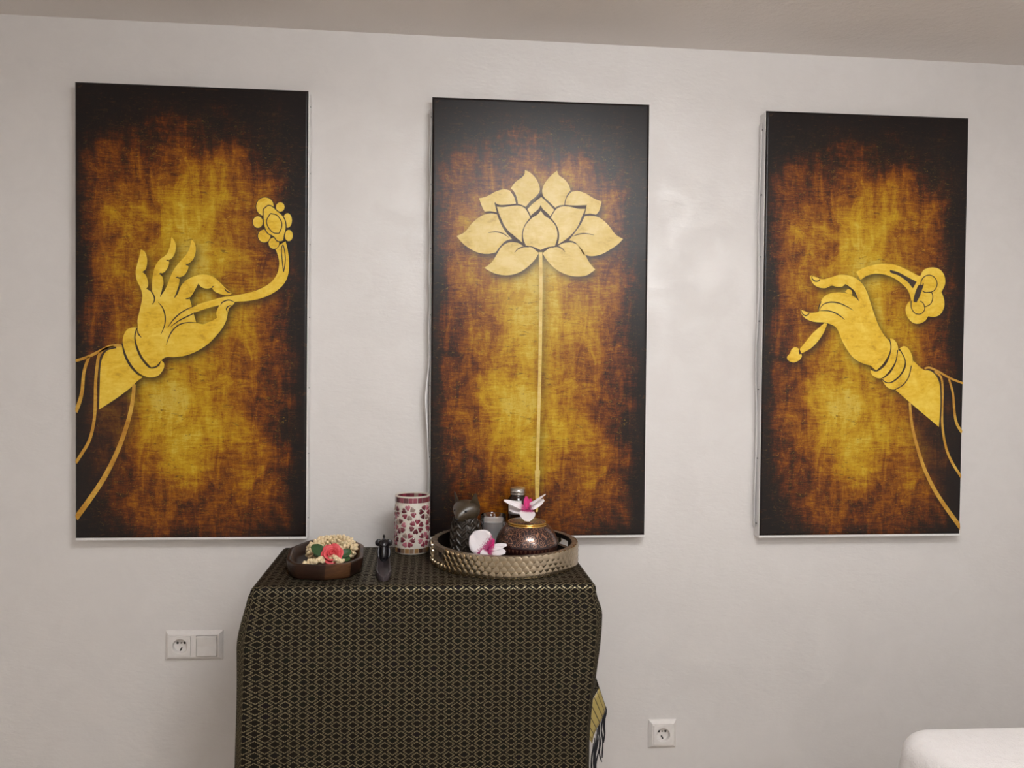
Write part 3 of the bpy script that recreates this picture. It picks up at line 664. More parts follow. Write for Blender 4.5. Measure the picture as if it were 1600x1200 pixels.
    for a in range(7):
        for b_ in range(5):
            t, s = a/6, b_/4; p = C0.lerp(C1, t).lerp(A0.lerp(B0, t), s); vs.append(p); fb.uv[len(vs)-1] = (t*.15+.013, s*.12)
    fb.add(vs, [(a*5+b_, a*5+b_+1, (a+1)*5+b_+1, (a+1)*5+b_) for a in range(6) for b_ in range(4)])
    o = fb.build('cloth_end', M['cloth'], root, uvname='cloth'); md = o.modifiers.new('thick', 'SOLIDIFY'); md.thickness = .0012
    rnd = random.Random(3)
    for k in range(9):
        t = k/8; p = A1.lerp(B1, t)+Vector((.001, .004*math.sin(t*5), 0)); ln = (.10+.03*rnd.random()) if k > 1 else .085
        pts = []; sw = rnd.uniform(-.010, .012)
        for j in range(9):
            q = j/8; pts.append(p+Vector((sw*q*q+.002*math.sin(q*9+k), .003*math.sin(q*7+k*2), -ln*q)))
        tb = MB(); tb.tube(pts, [.0012,.0018,.0022,.0017,.0024,.0019,.0017,.0020,.0014], 7); tb.build('tassel', M['tassel'], root)
    return root
tablecloth()

# ================================================================== THINGS ON THE TABLE
def rounded(poly, r, n=4):
    """round a convex polygon's corners"""
    out = []; m = len(poly)
    for k in range(m):
        p = Vector(poly[k]); a = Vector(poly[k-1])-p; b = Vector(poly[(k+1) % m])-p
        rr = min(r, a.length*.45, b.length*.45); a = p+a.normalized()*rr; b = p+b.normalized()*rr
        for j in range(n+1):
            t = j/n; out.append((1-t)**2*a+2*t*(1-t)*p+t*t*b)
    return out
# ---- wooden bowl
BC = Vector((-.283, -.283))
bowl = empty('wooden_bowl', (BC.x, BC.y-.007, ZT+.0003), 'dark wooden octagonal bowl holding the flower garland', 'bowl')
outl = rounded([Vector(p)-BC for p in ((-.363,-.357),(-.377,-.24),(-.343,-.153),(-.235,-.153),(-.200,-.212),(-.188,-.342),(-.214,-.398),(-.273,-.418),(-.337,-.403))][::-1], .013)
outl = outl[::-1]
def inset(pl, d): return [p*(1-d/p.length) for p in pl]
mb = MB(); rings = [(inset(outl, .010), 0), (inset(outl, .006), .002), (inset(outl, .003), .014), (inset(outl, .0005), .030), (outl, .0345), (inset(outl, .0015), .036), (inset(outl, .0095), .036), (inset(outl, .011), .0345), (inset(outl, .017), .014), (inset(outl, .026), .008), (inset(outl, .06), .0072)]
n = len(outl)
vs = [(p.x, p.y, z) for ring, z in rings for p in ring]; fs = [(r*n+k, r*n+(k+1) % n, (r+1)*n+(k+1) % n, (r+1)*n+k) for r in range(len(rings)-1) for k in range(n)]
fs += [tuple(range(n))[::-1], tuple((len(rings)-1)*n+k for k in range(n))]
mb.add(vs, fs); mb.build('bowl_body', M['bowl'], bowl, angle=50)

# ---- garland of jasmine buds with a rose, lying in the bowl
GC = Vector((-.276, -.238, ZT+.0095))
gar = empty('flower_garland', GC, 'cream bud garland with a coral rose in the wooden bowl', 'garland')
def bud_mesh(mb, c, r, d):
    z = Vector(d).normalized(); x = z.cross(Vector((.3,.2,1))).normalized(); y = z.cross(x)
    R3 = basis(x, y, z, Vector((0,0,0))).to_3x3()
    mb.ball(c, (r, r, r*1.25), 7, 5, mat=R3)
rnd = random.Random(11)
mb = MB()
for k in range(34):
    a = 2*PI*k/34
    for j in range(9):
        b = 2*PI*(j+.5*(k % 2))/9
        cx, cy = .043*math.cos(a), .058*math.sin(a)
        tr = .0155
        out = Vector((math.cos(a)*math.cos(b), math.sin(a)*math.cos(b), math.sin(b)))
        p = Vector((cx, cy, .0195+.004*sstep(-.02, .06, cy)))+out*tr+Vector((rnd.uniform(-1,1), rnd.uniform(-1,1), rnd.uniform(-1,1)))*.0016
        if p.z < .004: continue
        bud_mesh(mb, p, .0046*rnd.uniform(.85, 1.15), out+Vector((rnd.uniform(-.4,.4),)*3))
o = mb.build('bud_ring', M['bud'], gar); o['kind'] = 'stuff'
# tail of buds at the bowl's front
mb = MB(); tail = []
for k in range(30):
    t = k/29; c = at_z(476+58*t, 882-6*math.sin(PI*t)-(3 if t > .5 else 0), ZT+.031)-GC
    for j in range(2 if t < .45 else 4):
        p = c+Vector((rnd.uniform(-.003,.003), rnd.uniform(-.006,.006), rnd.uniform(-.004,.006)+(.009*math.exp(-((t-.68)/.15)**2) if j > 1 else 0)))
        bud_mesh(mb, p, .0044*rnd.uniform(.85,1.15), (rnd.uniform(-1,1), rnd.uniform(-1,1), 1))
o = mb.build('bud_tail', M['bud'], gar); o['kind'] = 'stuff'
def petal_mb(length, width, cup, curl, n=8, m=6, tipw=.25, th=.0008, uv=True, ruffle=0):
    """a petal along +x, its face towards +z, cupped across and curled along"""
    mb = MB(); vs = []
    for i in range(n+1):
        t = i/n; wd = width*max(.12, math.sin(PI*(.07+.905*t**.9)))**.62
        for j in range(m+1):
            s = 2*j/m-1
            vs.append((length*t, wd/2*s, cup*s*s*(math.sin(PI*min(1,t*.9+.05)))+curl*t*t+ruffle*math.sin(s*7+t*5)*t)); mb.uv[len(vs)-1] = (t, s)
    fs = [(i*(m+1)+j, (i+1)*(m+1)+j, (i+1)*(m+1)+j+1, i*(m+1)+j+1) for i in range(n) for j in range(m)]
    mb.add(vs, fs); return mb
def add_petal(name, parent, mat, base, tip, face, width, cup=.003, curl=0, th=.0008, **k):
    base, tip, face = Vector(base), Vector(tip), Vector(face)
    x = (tip-base); L = x.length; x.normalize(); y = face.cross(x).normalized(); z = x.cross(y)
    mb = petal_mb(L, width, cup, curl, **k); o = mb.build(name, mat, parent, mw=basis(x, y, z, base), uvname='petal', angle=80)
    md = o.modifiers.new('thick', 'SOLIDIFY'); md.thickness = th; md.offset = 0; return o
# rose: spiral of petals opening towards the viewer
RC = at_z(519, 866, ZT+.043)-GC
fdir = Vector((.05, -.80, .60)).normalized(); ux = fdir.cross(Vector((0,0,1))).normalized()*-1; uy = fdir.cross(ux)
if uy.z < 0: uy = -uy
rose = MB(); rose.ball((0,0,0), .0075, 12, 8); rose = rose.build('rose', M['rose'], gar, loc=RC)
def rose_petal(a0, span, r0, r1, h0, h1, flare):
    mb = MB(); vs = []; n_, m_ = 10, 5
    for i in range(n_+1):
        s = i/n_; a = a0+span*(s-.5)
        for j in range(m_+1):
            t = j/m_; edge = math.sin(PI*s)**.5
            r = r0+(r1-r0)*t+flare*t*t*t*edge; hh = h0+(h1-h0)*t*(.55+.45*edge)
            vs.append(ux*(r*math.cos(a))+uy*(r*math.sin(a))+fdir*hh)
    fs = [(i*(m_+1)+j, (i+1)*(m_+1)+j, (i+1)*(m_+1)+j+1, i*(m_+1)+j+1) for i in range(n_) for j in range(m_)]
    mb.add(vs, fs); o = mb.build('petal', M['rose'], rose, angle=80); md = o.modifiers.new('thick', 'SOLIDIFY'); md.thickness = .0009
for k in range(3): rose_petal(k*2.2, 2.9, .002, .0045, -.002, .0130, .0005)
for k in range(4): rose_petal(.5+k*1.57, 2.2, .004, .0090, -.004, .0118, .002)
for k in range(5): rose_petal(.9+k*1.257, 1.75, .005, .0150, -.007, .0085, .005)
for k in range(6): rose_petal(.2+k*1.047, 1.5, .006, .0195, -.010, .0030, .007)
for (b, t_, wd, Yl) in (((507,866),(487,852),.026,-.338), ((507,862),(489,867),.020,-.332), ((533,868),(549,860),.020,-.334), ((533,872),(548,872),.018,-.338)):
    add_petal('leaf', gar, M['leaf'], at_y(*b, Yl)-GC, at_y(*t_, Yl+.012)-GC, (0,-.85,.5), wd, cup=.004, curl=-.003)

# ---- black incense holder: a long boat with an upright lobed figure at its back
IC = Vector((-.1415, -.340, ZT)); inc = empty('incense_holder', IC, 'small black incense holder with upright eared figure and long scoop', 'incense holder', rz=math.radians(4.5))
def boat():
    mb = MB(); vs = []; n = 22; prof = [(-.35,.05),(-.8,.0),(-1,.35),(-1,.8),(-.94,1),(-.80,1),(-.55,.62),(0,.42),(.55,.62),(.80,1),(.94,1),(1,.8),(1,.35),(.8,0),(.35,.05)]
    m = len(prof)
    for i in range(n+1):
        t = i/n; y = -.088+.150*t
        wd = .0185*math.sqrt(max(.0, 1-(1-min(1, t/.28))**2))*(1-.30*t)+.0006; ht = .0165+.010*t
        ht *= .55+.45*math.sqrt(1-(1-min(1, t/.10))**2)
        for a, b in prof: vs.append((a*wd, y, b*ht))
    fs = [(i*m+j, i*m+(j+1) % m, (i+1)*m+(j+1) % m, (i+1)*m+j) for i in range(n) for j in range(m)]
    fs += [tuple(range(m)), tuple(n*m+j for j in range(m))[::-1]]
    mb.add(vs, fs); return mb
boat().build('scoop', M['greyglaze'], inc, angle=55)
mb = MB()   # figure: body, collar, head
mb.lathe([(.0001,0),(.0135,0),(.0148,.012),(.0138,.024),(.0118,.034),(.0128,.040),(.0110,.047),(.0001,.049)], 24)
mb.build('figure_body', M['black'], inc, loc=(0,.060,.004))
mb = MB(); mb.ball((0,.056,.0545), (.0125,.0115,.0105), 20, 12, fn=lambda d, v: v+Vector((0,-.004,-.004))*max(0, -d.y)**3); mb.build('figure_head', M['black'], inc)
for sx_ in (-1, 1):
    mb = MB(); mb.ball((0,0,0), (.0078,.0035,.0095), 16, 10, fn=lambda d, v: v*(1-.18*max(0, -d.z))); mb.build('ear', M['black'], inc, mw=Matrix.Translation((sx_*.0135,.058,.0555)) @ Matrix.Rotation(sx_*-.35, 4, 'Y'))
    mb = MB(); mb.tube([(sx_*.012,.052,.046),(sx_*.0138,.047,.036),(sx_*.0128,.044,.026),(sx_*.0105,.040,.022)], [.0028,.0036,.0034,.0026], 10); mb.build('arm', M['black'], inc)
mb = MB(); mb.lathe([(.0001,0),(.0042,.001),(.0030,.004),(.0026,.0055),(.0034,.008),(.0030,.011),(.0001,.0135)], 14); mb.build('topknot', M['black'], inc, loc=(0,.057,.063))
mb = MB(); mb.tube([(0,.046,.050),(0,.040,.040),(0,.036,.030),(0,.030,.024)], [.0042,.0046,.0042,.0036], 12); mb.build('trunk', M['black'], inc)

# ---- mosaic candle holder
VC = Vector((-.084, -.137, ZT)); VR, VH = .0445, .150
vase = empty('mosaic_candle_holder', VC, 'cream glass cylinder with pink heart mosaic flowers on the table', 'candle holder')
mb = MB(); mb.lathe([(.0001,0),(VR-.003,0),(VR-.0005,.0015),(VR,.004),(VR,VH-.002),(VR-.0012,VH),(VR-.0030,VH),(VR-.0038,VH-.002),(VR-.0038,.006),(.0001,.006)], 72); mb.build('glass_cylinder', M['grout'], vase, angle=50)
mb = MB(); mb.lathe([(VR+.0003,VH-.0018),(VR+.0005,VH-.0004),(VR-.001,VH+.0008),(VR-.0030,VH+.0007),(VR-.0040,VH-.001)], 72); mb.build('rim', M['grout'], vase)
def tile_mesh(w_, h_, mat, name, sgn=1):
    mb = MB(); vs = []; n_ = 4
    for i in range(n_+1):
        a = (i/n_-.5)*w_/VR
        for z in (-h_/2, h_/2): vs.append((VR*math.sin(a)*sgn, z, VR*math.cos(a)-VR+.0010)); vs.append((VR*math.sin(a)*sgn, z, VR*math.cos(a)-VR-.0008))
    fs = []
    for i in range(n_):
        o = 4*i; fs += [(o, o+4, o+6, o+2), (o+1, o+3, o+7, o+5), (o, o+1, o+5, o+4), (o+2, o+6, o+7, o+3)]
    fs += [(0,2,3,1), (4*n_, 4*n_+1, 4*n_+3, 4*n_+2)]
    mb.add(vs, fs); return mb.mesh(name, mat, smooth=True, angle=30)
def heart_mesh(sz, mat):
    pts = [(0,-1),(.38,-.62),(.74,-.18),(.90,.25),(.82,.62),(.52,.86),(.22,.80),(0,.55)]; pts = pts+[(-x, y) for x, y in pts[-2:0:-1]]
    mb = MB(); n_ = len(pts); zc = lambda x: math.sqrt(VR*VR-(x*sz)**2)-VR
    vs = [(x*sz, y*sz, zc(x)-.0006) for x, y in pts]+[(x*sz*.97, y*sz*.97, zc(x)+.0010) for x, y in pts]+[(x*sz*.8, y*sz*.8, zc(x*.8)+.0019) for x, y in pts]+[(0, 0, .0023)]
    fs = [(k, (k+1) % n_, n_+(k+1) % n_, n_+k) for k in range(n_)]+[(n_+k, n_+(k+1) % n_, 2*n_+(k+1) % n_, 2*n_+k) for k in range(n_)]+[(2*n_+k, 2*n_+(k+1) % n_, 3*n_) for k in range(n_)]
    mb.add(vs, fs); return mb.mesh('heart_tile', mat, smooth=True, angle=35)
def on_cyl(ang, z, rad=VR, roll=0):
    nrm = Vector((math.cos(ang), math.sin(ang), 0)); t = Vector((-math.sin(ang), math.cos(ang), 0)); u_ = Vector((0,0,1))
    x = t*math.cos(roll)+u_*math.sin(roll); y = -t*math.sin(roll)+u_*math.cos(roll)
    return basis(x, y, nrm, nrm*rad+Vector((0,0,z)))
rnd = random.Random(5)
pinks = ['tile_rose','tile_burgundy','tile_wine','tile_pink','tile_rose','tile_grey_pink']; browns = ['tile_umber','tile_tan','tile_taupe','tile_plum','tile_tan']
TM = {k: tile_mesh(.0112, .0130, M[k], 'band_tile') for k in set(pinks)}; TB = {k: tile_mesh(.0108, .0115, M[k], 'band_tile') for k in set(browns)}
NB = 23
for k in range(NB):
    a = 2*PI*k/NB
    link('band_tile', TM[rnd.choice(pinks[:4])], vase, mw=on_cyl(a, VH-.0095)); link('band_tile', TB[rnd.choice(browns)], vase, mw=on_cyl(a+.1, .0105))
    link('inner_tile', TM[rnd.choice(pinks)], vase, mw=on_cyl(a, VH-.0095, VR-.0036))
HM = {k: heart_mesh(.0078, M[k]) for k in set(pinks)}
for row, (z, off) in enumerate(((.0385, 0.0), (.0735, .52), (.109, 0.05))):
    for k in range(6):
        ca = -PI/2-.22+off+k*PI/3
        for j in range(6):
            al = 2*PI*j/6+row*.35+k*.2; rr = .0128
            link('heart_tile', HM[rnd.choice(pinks)], vase, mw=on_cyl(ca+rr*math.cos(al)/VR, z+rr*math.sin(al), VR, al-PI/2))

# ---- round tray with embossed scales
TRC = Vector((.152, -.2375, ZT+.0012)); TR, TH_, TT = .1815, .052, .0125
tray = empty('round_tray', TRC, 'round champagne silver tray with embossed scale rim on the table', 'tray')
HOLES = [(math.radians(11), math.radians(31)), (math.radians(191), math.radians(211))]
def in_hole(a): return any(h0 <= (a % (2*PI)) <= h1 for h0, h1 in HOLES)
def tray_wall():
    mb = MB(); n = 180
    def sec(k, prof):
        a = 2*PI*k/n; return [(r*math.cos(a), r*math.sin(a), z) for r, z in prof]
    def span(ks, prof, capped):
        o = []; m = len(prof); vs = []
        for k in ks: vs += sec(k, prof)
        fs = [(i*m+j, (i+1)*m+j, (i+1)*m+(j+1) % m, i*m+(j+1) % m) for i in range(len(ks)-1) for j in range(m)]
        if capped: fs += [tuple(range(m)), tuple((len(ks)-1)*m+j for j in range(m))[::-1]]
        mb.add(vs, fs)
    ri = TR-TT
    full = [(TR,0),(TR,TH_),(ri,TH_),(ri,0)]; low = [(TR,0),(TR,.020),(ri,.020),(ri,0)]; top = [(TR,.040),(TR,TH_),(ri,TH_),(ri,.040)]
    h = sorted((round(a*n/(2*PI)), round(b*n/(2*PI))) for a, b in HOLES)
    pos = h[-1][1]-n
    for a, b in h:
        span(list(range(pos, a+1)), full, True); span(list(range(a, b+1)), low, True); span(list(range(a, b+1)), top, True); pos = b
    return mb
tray_wall().build('tray_wall', M['rim'], tray, angle=40)
mb = MB(); mb.lathe([(.0001,.0005),(TR-TT+.001,.0005),(TR-TT+.001,.004),(.0001,.004)], 90); mb.build('tray_floor', M['tray_in'], tray)
mb = MB()
ri = TR-TT
for k in range(180):
    a, b = 2*PI*k/180, 2*PI*(k+1)/180
    zs = [(.004, TH_-.001)] if not in_hole((a+b)/2) else [(.004,.020),(.040,TH_-.001)]
    for z0, z1 in zs:
        r_ = ri-.0008; mb.add([(r_*math.cos(a), r_*math.sin(a), z0), (r_*math.cos(b), r_*math.sin(b), z0), (r_*math.cos(b), r_*math.sin(b), z1), (r_*math.cos(a), r_*math.sin(a), z1)], [(0,1,2,3)])
mb.build('lining', M['tray_in'], tray)
sm2 = MB(); nd = 14; R0 = .0102
pts = [(R0*math.cos(2*PI*k/nd), R0*.92*math.sin(2*PI*k/nd)) for k in range(nd)]
vs = [(x, y, .0002+.0036*(x/R0+1)/2) for x, y in pts]+[(x*.72, y*.72, .0004+.0046*(x*.72/R0+1)/2) for x, y in pts]+[(-.001,0,.0026)]+[(x, y, -.0016) for x, y in pts]
fs = [(k, (k+1) % nd, nd+(k+1) % nd, nd+k) for k in range(nd)]+[(nd+k, nd+(k+1) % nd, 2*nd) for k in range(nd)]+[(2*nd+1+k, 2*nd+1+(k+1) % nd, (k+1) % nd, k) for k in range(nd)]
sm2.add(vs, fs); scale_me = sm2.mesh('scale', M['champagne'], angle=35)
NR = 66
for row in range(4):
    for k in range(NR):
        a = 2*PI*(k+.5*(row % 2))/NR; z = .0085+row*.0117
        if in_hole(a) and .012 < z < .047: continue
        link('scale', scale_me, tray, mw=on_cyl(a, z, TR+.0002))
mb = MB(); mb.lathe([(TR-.001,0),(TR+.0022,0),(TR+.0026,.0012),(TR-.001,.0014)], 120); mb.build('base_band', M['champagne'], tray)
ZTR = ZT+.0054

# ---- carved cat figurine
CC = Vector((.055, -.232, ZTR)); cat = empty('cat_figurine', CC, 'dark carved wooden cat figurine standing in the round tray', 'figurine', rz=math.radians(-18))
def cat_r(z):
    p = [(0,.033),(.012,.0355),(.04,.0372),(.07,.0360),(.09,.0315),(.103,.0275)]
    for (z0, r0), (z1, r1) in zip(p, p[1:]):
        if z <= z1: t = (z-z0)/(z1-z0); return r0+(r1-r0)*t
    return p[-1][1]
mb = MB(); mb.lathe([(.0001,0)]+[(cat_r(z), z) for z in (0,.004,.012,.025,.04,.055,.07,.08,.09,.10,.108)]+[(.0001,.112)], 40); mb.build('body', M['cat'], cat)
def head_fn(d, v):
    f = max(0, -d.y)
    v = Vector((v.x*(1-.45*f**2), v.y, v.z*(1-.12*max(0, d.z))))
    v = v+Vector((0,-.019,-.010))*f**4                       # muzzle
    v = v+Vector((0,0,-.004))*max(0, -d.z)*f
    return v
mb = MB(); mb.ball((0,0,0), (.0365,.029,.0285), 36, 24, fn=head_fn); hd = mb.build('head', M['cat_face'], cat, mw=Matrix.Translation((0,-.002,.122)) @ Matrix.Rotation(math.radians(-14), 4, 'Z') @ Matrix.Rotation(math.radians(8), 4, 'X'))
for sx_ in (-1, 1):
    mb = MB(); vs = []; n_ = 10; m_ = 8
    for i in range(n_+1):
        t = i/n_; wd = .0175*(1-t)**.6*(.75+.25*math.sin(PI*min(1,t*1.6)))+.0006
        for j in range(m_):
            a = 2*PI*j/m_; x = math.cos(a)*wd; y = math.sin(a)*wd*.45
            if y < 0: y = -.30*y*(1-abs(x)/wd if wd else 1)
            vs.append((x, y, -.018+.048*t))
    fs = [(i*m_+j, i*m_+(j+1) % m_, (i+1)*m_+(j+1) % m_, (i+1)*m_+j) for i in range(n_) for j in range(m_)]+[tuple(n_*m_+j for j in range(m_))]
    mb.add(vs, fs); mb.build('ear', M['cat_face'], hd, mw=Matrix.Translation((sx_*.0255,-.001,.0170)) @ Matrix.Rotation(sx_*.18, 4, 'Y') @ Matrix.Rotation(sx_*.55, 4, 'Z'))
    mb = MB(); mb.ball((0,0,0), (.0048,.0022,.0030), 12, 8); mb.build('eye', M['black'], hd, mw=Matrix.Translation((sx_*.0150,-.0285,.0050)) @ Matrix.Rotation(sx_*-.35, 4, 'Y'))
mb = MB(); mb.ball((0,-.0475,-.0105), (.0050,.003,.0032), 12, 8); mb.build('nose', M['black'], hd)
mb = MB(); mb.tube([(-.010,-.0385,-.019),(-.004,-.0445,-.0185),(0,-.0460,-.0165),(.004,-.0445,-.0185),(.010,-.0385,-.019)], .0009, 6); mb.build('mouth', M['black'], hd)
lf = MB(); lf.ball((0,0,0), (.0150,.0040,.0042), 14, 8, fn=lambda d, v: Vector((v.x, v.y*(1-abs(d.x)**2*.5)+.0030*(1-d.x**2), v.z))); leaf_me = lf.mesh('carved_leaf', M['cat'], angle=60)
for col_ in range(-2, 3):
    for row in range(5):
        for sd in (-1, 1):
            z = .012+row*.0185+(.009 if col_ % 2 else 0)
            if z > .096: continue
            ang = -PI/2+col_*.66+sd*.165; r_ = cat_r(z)
            link('carved_leaf', leaf_me, cat, mw=on_cyl(ang, z, r_+.0006, sd*.85 if sd > 0 else PI-.85))
mb = MB(); mb.tube([(.030,.012,.012),(.041,.006,.010),(.045,-.010,.009),(.040,-.024,.009)], [.007,.0068,.006,.004], 10); mb.build('tail', M['cat'], cat)

# ---- candle in a glass
GL = Vector((.127, -.168, ZTR)); gla = empty('candle_glass', GL, 'white candle in a clear glass tumbler behind the patterned pot', 'candle')
GR = .0335; GH = .098
mb = MB(); mb.lathe([(.0001,0),(.026,0),(.0275,.003),(GR,GH-.001),(GR-.0006,GH),(GR-.0016,GH),(GR-.0022,GH-.001),(.0255,.006),(.0001,.006)], 56); mb.build('tumbler', M['glass'], gla, angle=50)
mb = MB(); mb.lathe([(.0001,.0065),(.0254,.0065),(GR-.0032,.0815),(GR-.0045,.0825),(.0001,.0818)], 48); mb.build('wax', M['wax'], gla)
bd = MB(); bd.ball((0,0,0), .0011, 6, 4); bead_me = bd.mesh('rim_bead', M['glass'])
for k in range(44): a = 2*PI*k/44; link('rim_bead', bead_me, gla, ((GR-.0009)*math.cos(a), (GR-.0009)*math.sin(a), .079))
mb = MB(); mb.tube([(0,0,.080),(.0008,0,.086),(.0004,.0008,.090)], .0009, 6); mb.build('wick', M['black'], gla)

# ---- brown bottle with white label and silver cap
BO = Vector((.195, -.112, ZTR)); bot = empty('bottle', BO, 'dark brown bottle with white label and silver screw cap', 'bottle')
k_ = 1.03; BR = .0268
mb = MB(); mb.lathe([(.0001,0),(BR-.003,0),(BR,.004),(BR,.121),(BR-.0015,.130),(BR-.007,.138),(.0185,.141),(.0180,.144),(.0001,.144)], 48); mb.build('bottle_body', M['brown_glass'], bot)
mb = MB(); prof = [(.0001,.160),(.0185,.160),(.0204,.1585),(.0206,.156),(.0198,.1545),(.0206,.153),(.0206,.1475),(.0200,.146),(.0208,.1445),(.0206,.142),(.0185,.1415)]; mb.lathe(prof[::-1], 48); mb.build('screw_cap', M['silver'], bot, angle=30)
mb = MB(); vs = []; n_ = 16
for k in range(n_+1):
    a = -PI/2-1.15+1.45*k/n_
    for z in (.092, .1285): vs.append(((BR+.0004)*math.cos(a), (BR+.0004)*math.sin(a), z))
mb.add(vs, [(2*k, 2*k+2, 2*k+3, 2*k+1) for k in range(n_)]); o = mb.build('paper_label', M['label'], bot); md = o.modifiers.new('thick', 'SOLIDIFY'); md.thickness = .0004; md.offset = 1
mb = MB(); vs = []
for k in range(5):
    a = -PI/2-1.0+.14*k/4
    for z in (.1165, .1283): vs.append(((BR+.0012)*math.cos(a), (BR+.0012)*math.sin(a), z))
mb.add(vs, [(2*k, 2*k+2, 2*k+3, 2*k+1) for k in range(4)]); o = mb.build('label_dark_patch', M['hole'], bot)  # small dark patch at the upper left of the label

# ---- lidded lacquer pot
PC = Vector((.203, -.292, ZTR)); pot = empty('lidded_pot', PC, 'squat burgundy pot with gold filigree and brass rimmed lid', 'pot')
PZ = 1.085
prof = [(r_, z_*PZ) for r_, z_ in [(.0001,0),(.040,0),(.044,.0015),(.054,.010),(.066,.021),(.0735,.033),(.0765,.044),(.0765,.050),(.0735,.061),(.0680,.072),(.0600,.082),(.0530,.0885),(.0475,.0915),(.0001,.0915)]]
def smoothprof(p, sub=4): return [(max(.0001, a), b) for a, b in spline([(r, z) for r, z in p], False, sub)]
mb = MB(); mb.lathe(smoothprof(prof[1:-1]), 72)
# the pattern follows the height of the pot
for i in mb.uv: mb.uv[i] = (mb.uv[i][0], mb.v[i][2])
mb.build('pot_body', M['pot'], pot, uvname='pot', angle=60)
mb = MB(); mb.lathe([(.0470,.0880),(.0492,.0885),(.0500,.0905),(.0490,.0925),(.0470,.0932),(.0485,.0940),(.0497,.0955),(.0490,.0972),(.0455,.0978),(.0440,.0965)], 72); mb.build('brass_rim', M['brass'], pot, loc=(0,0,.0915*(PZ-1)), angle=60)
lid = MB(); lid.lathe([(.0458,.0955),(.0450,.0972),(.0400,.0992),(.030,.1015),(.018,.1030),(.008,.1036),(.0001,.1037)], 72)
for i in lid.uv: lid.uv[i] = (lid.uv[i][0]*.6, .1+lid.uv[i][1])
lid.build('lid', M['pot'], pot, loc=(0,0,.0915*(PZ-1)), uvname='pot', angle=60)

# ---- two orchids
O1 = at_y(823, 797, -.300); orc = empty('orchid_bloom', O1, 'white orchid bloom with magenta centre lying on the pot lid', 'flower', 'white orchids in the round tray')
def pp(px, py, Y): return at_y(px, py, Y)
def orchid(root, C, spec, lipspec):
    for b, t_, face, wd, cup, curl in spec: add_petal('petal', root, M['petal'], b-C, t_-C, face, wd, cup, curl, th=.0009, n=12, m=8, ruffle=.0007)
    for b, t_, face, wd in lipspec: add_petal('lip', root, M['magenta'], b-C, t_-C, face, wd, .005, .003, th=.0012)
    mb = MB(); mb.ball((0,0,0), (.0035,.0045,.0035), 10, 8); mb.build('column', M['magenta'], root, loc=lipspec[0][0]-C)
b1 = pp(823,796,-.300)
orchid(orc, O1, [
  (b1, pp(787,782,-.305), (.1,-.75,.65), .016, .003, .001),
  (b1+Vector((0,.006,0)), pp(795,795,-.290), (.1,-.9,.4), .026, .003, 0),
  (b1, pp(853,773,-.300), (-.35,-.35,.85), .010, .003, .002),
  (b1+Vector((0,.004,0)), pp(850,781,-.285), (-.1,-.95,.2), .020, .002, 0),
  (b1, pp(824,813,-.335), (.05,-.85,.55), .040, .003, -.003)],
  [(b1+Vector((0,.003,.002)), pp(822,776,-.288), (0,-1,.1), .014), (b1+Vector((.002,.006,.004)), pp(829,780,-.278), (0,-1,.1), .010)])
O2 = at_y(764, 858, -.350); orc = empty('orchid_bloom', O2, 'white orchid bloom with broad petal leaning on the cat figurine', 'flower', 'white orchids in the round tray')
b2 = pp(763,857,-.352)
orchid(orc, O2, [
  (b2, pp(737,834,-.335), (-.2,-.93,.3), .062, .004, -.003),
  (b2+Vector((0,-.003,-.003)), pp(792,852,-.355), (.1,-.55,.83), .020, .003, .002),
  (b2+Vector((0,-.006,-.004)), pp(790,863,-.370), (.1,-.75,.65), .026, .003, 0),
  (b2+Vector((0,.002,-.004)), pp(752,872,-.375), (0,-.8,.6), .022, .002, 0),
  (b2+Vector((0,-.004,-.006)), pp(782,870,-.372), (0,-.6,.8), .020, .002, 0)],
  [(b2+Vector((.003,.002,0)), pp(772,842,-.345), (-.3,-.9,.2), .014), (b2+Vector((.003,-.002,0)), pp(771,850,-.350), (.3,-.9,.3), .010)])

# ================================================================== WALL SOCKETS
def bevel_frame(w_, h_, dep, open_, slope=.009):
    """wall plate with sloped border; open_ = list of (x0,x1,z0,z1) fields left a little lower"""
    mb = MB(); W, H = w_/2, h_/2; i = slope
    vs = [(-W,0,-H),(W,0,-H),(W,0,H),(-W,0,H), (-W,-.004,-H),(W,-.004,-H),(W,-.004,H),(-W,-.004,H), (-W+i,-dep,-H+i),(W-i,-dep,-H+i),(W-i,-dep,H-i),(-W+i,-dep,H-i)]
    mb.add(vs, [(0,1,5,4),(1,2,6,5),(2,3,7,6),(3,0,4,7),(4,5,9,8),(5,6,10,9),(6,7,11,10),(7,4,8,11)])
    a = .0277; xs = [-W+i]+[v for c in open_ for v in (c-a, c+a)]+[W-i]
    def quad(x0, x1, z0, z1): mb.add([(x0,-dep,z0),(x1,-dep,z0),(x1,-dep,z1),(x0,-dep,z1)], [(0,1,2,3)])
    for k in range(len(xs)-1):
        if k % 2 == 0: quad(xs[k], xs[k+1], -H+i, H-i)
        else: quad(xs[k], xs[k+1], -H+i, -a); quad(xs[k], xs[k+1], a, H-i)
    return mb
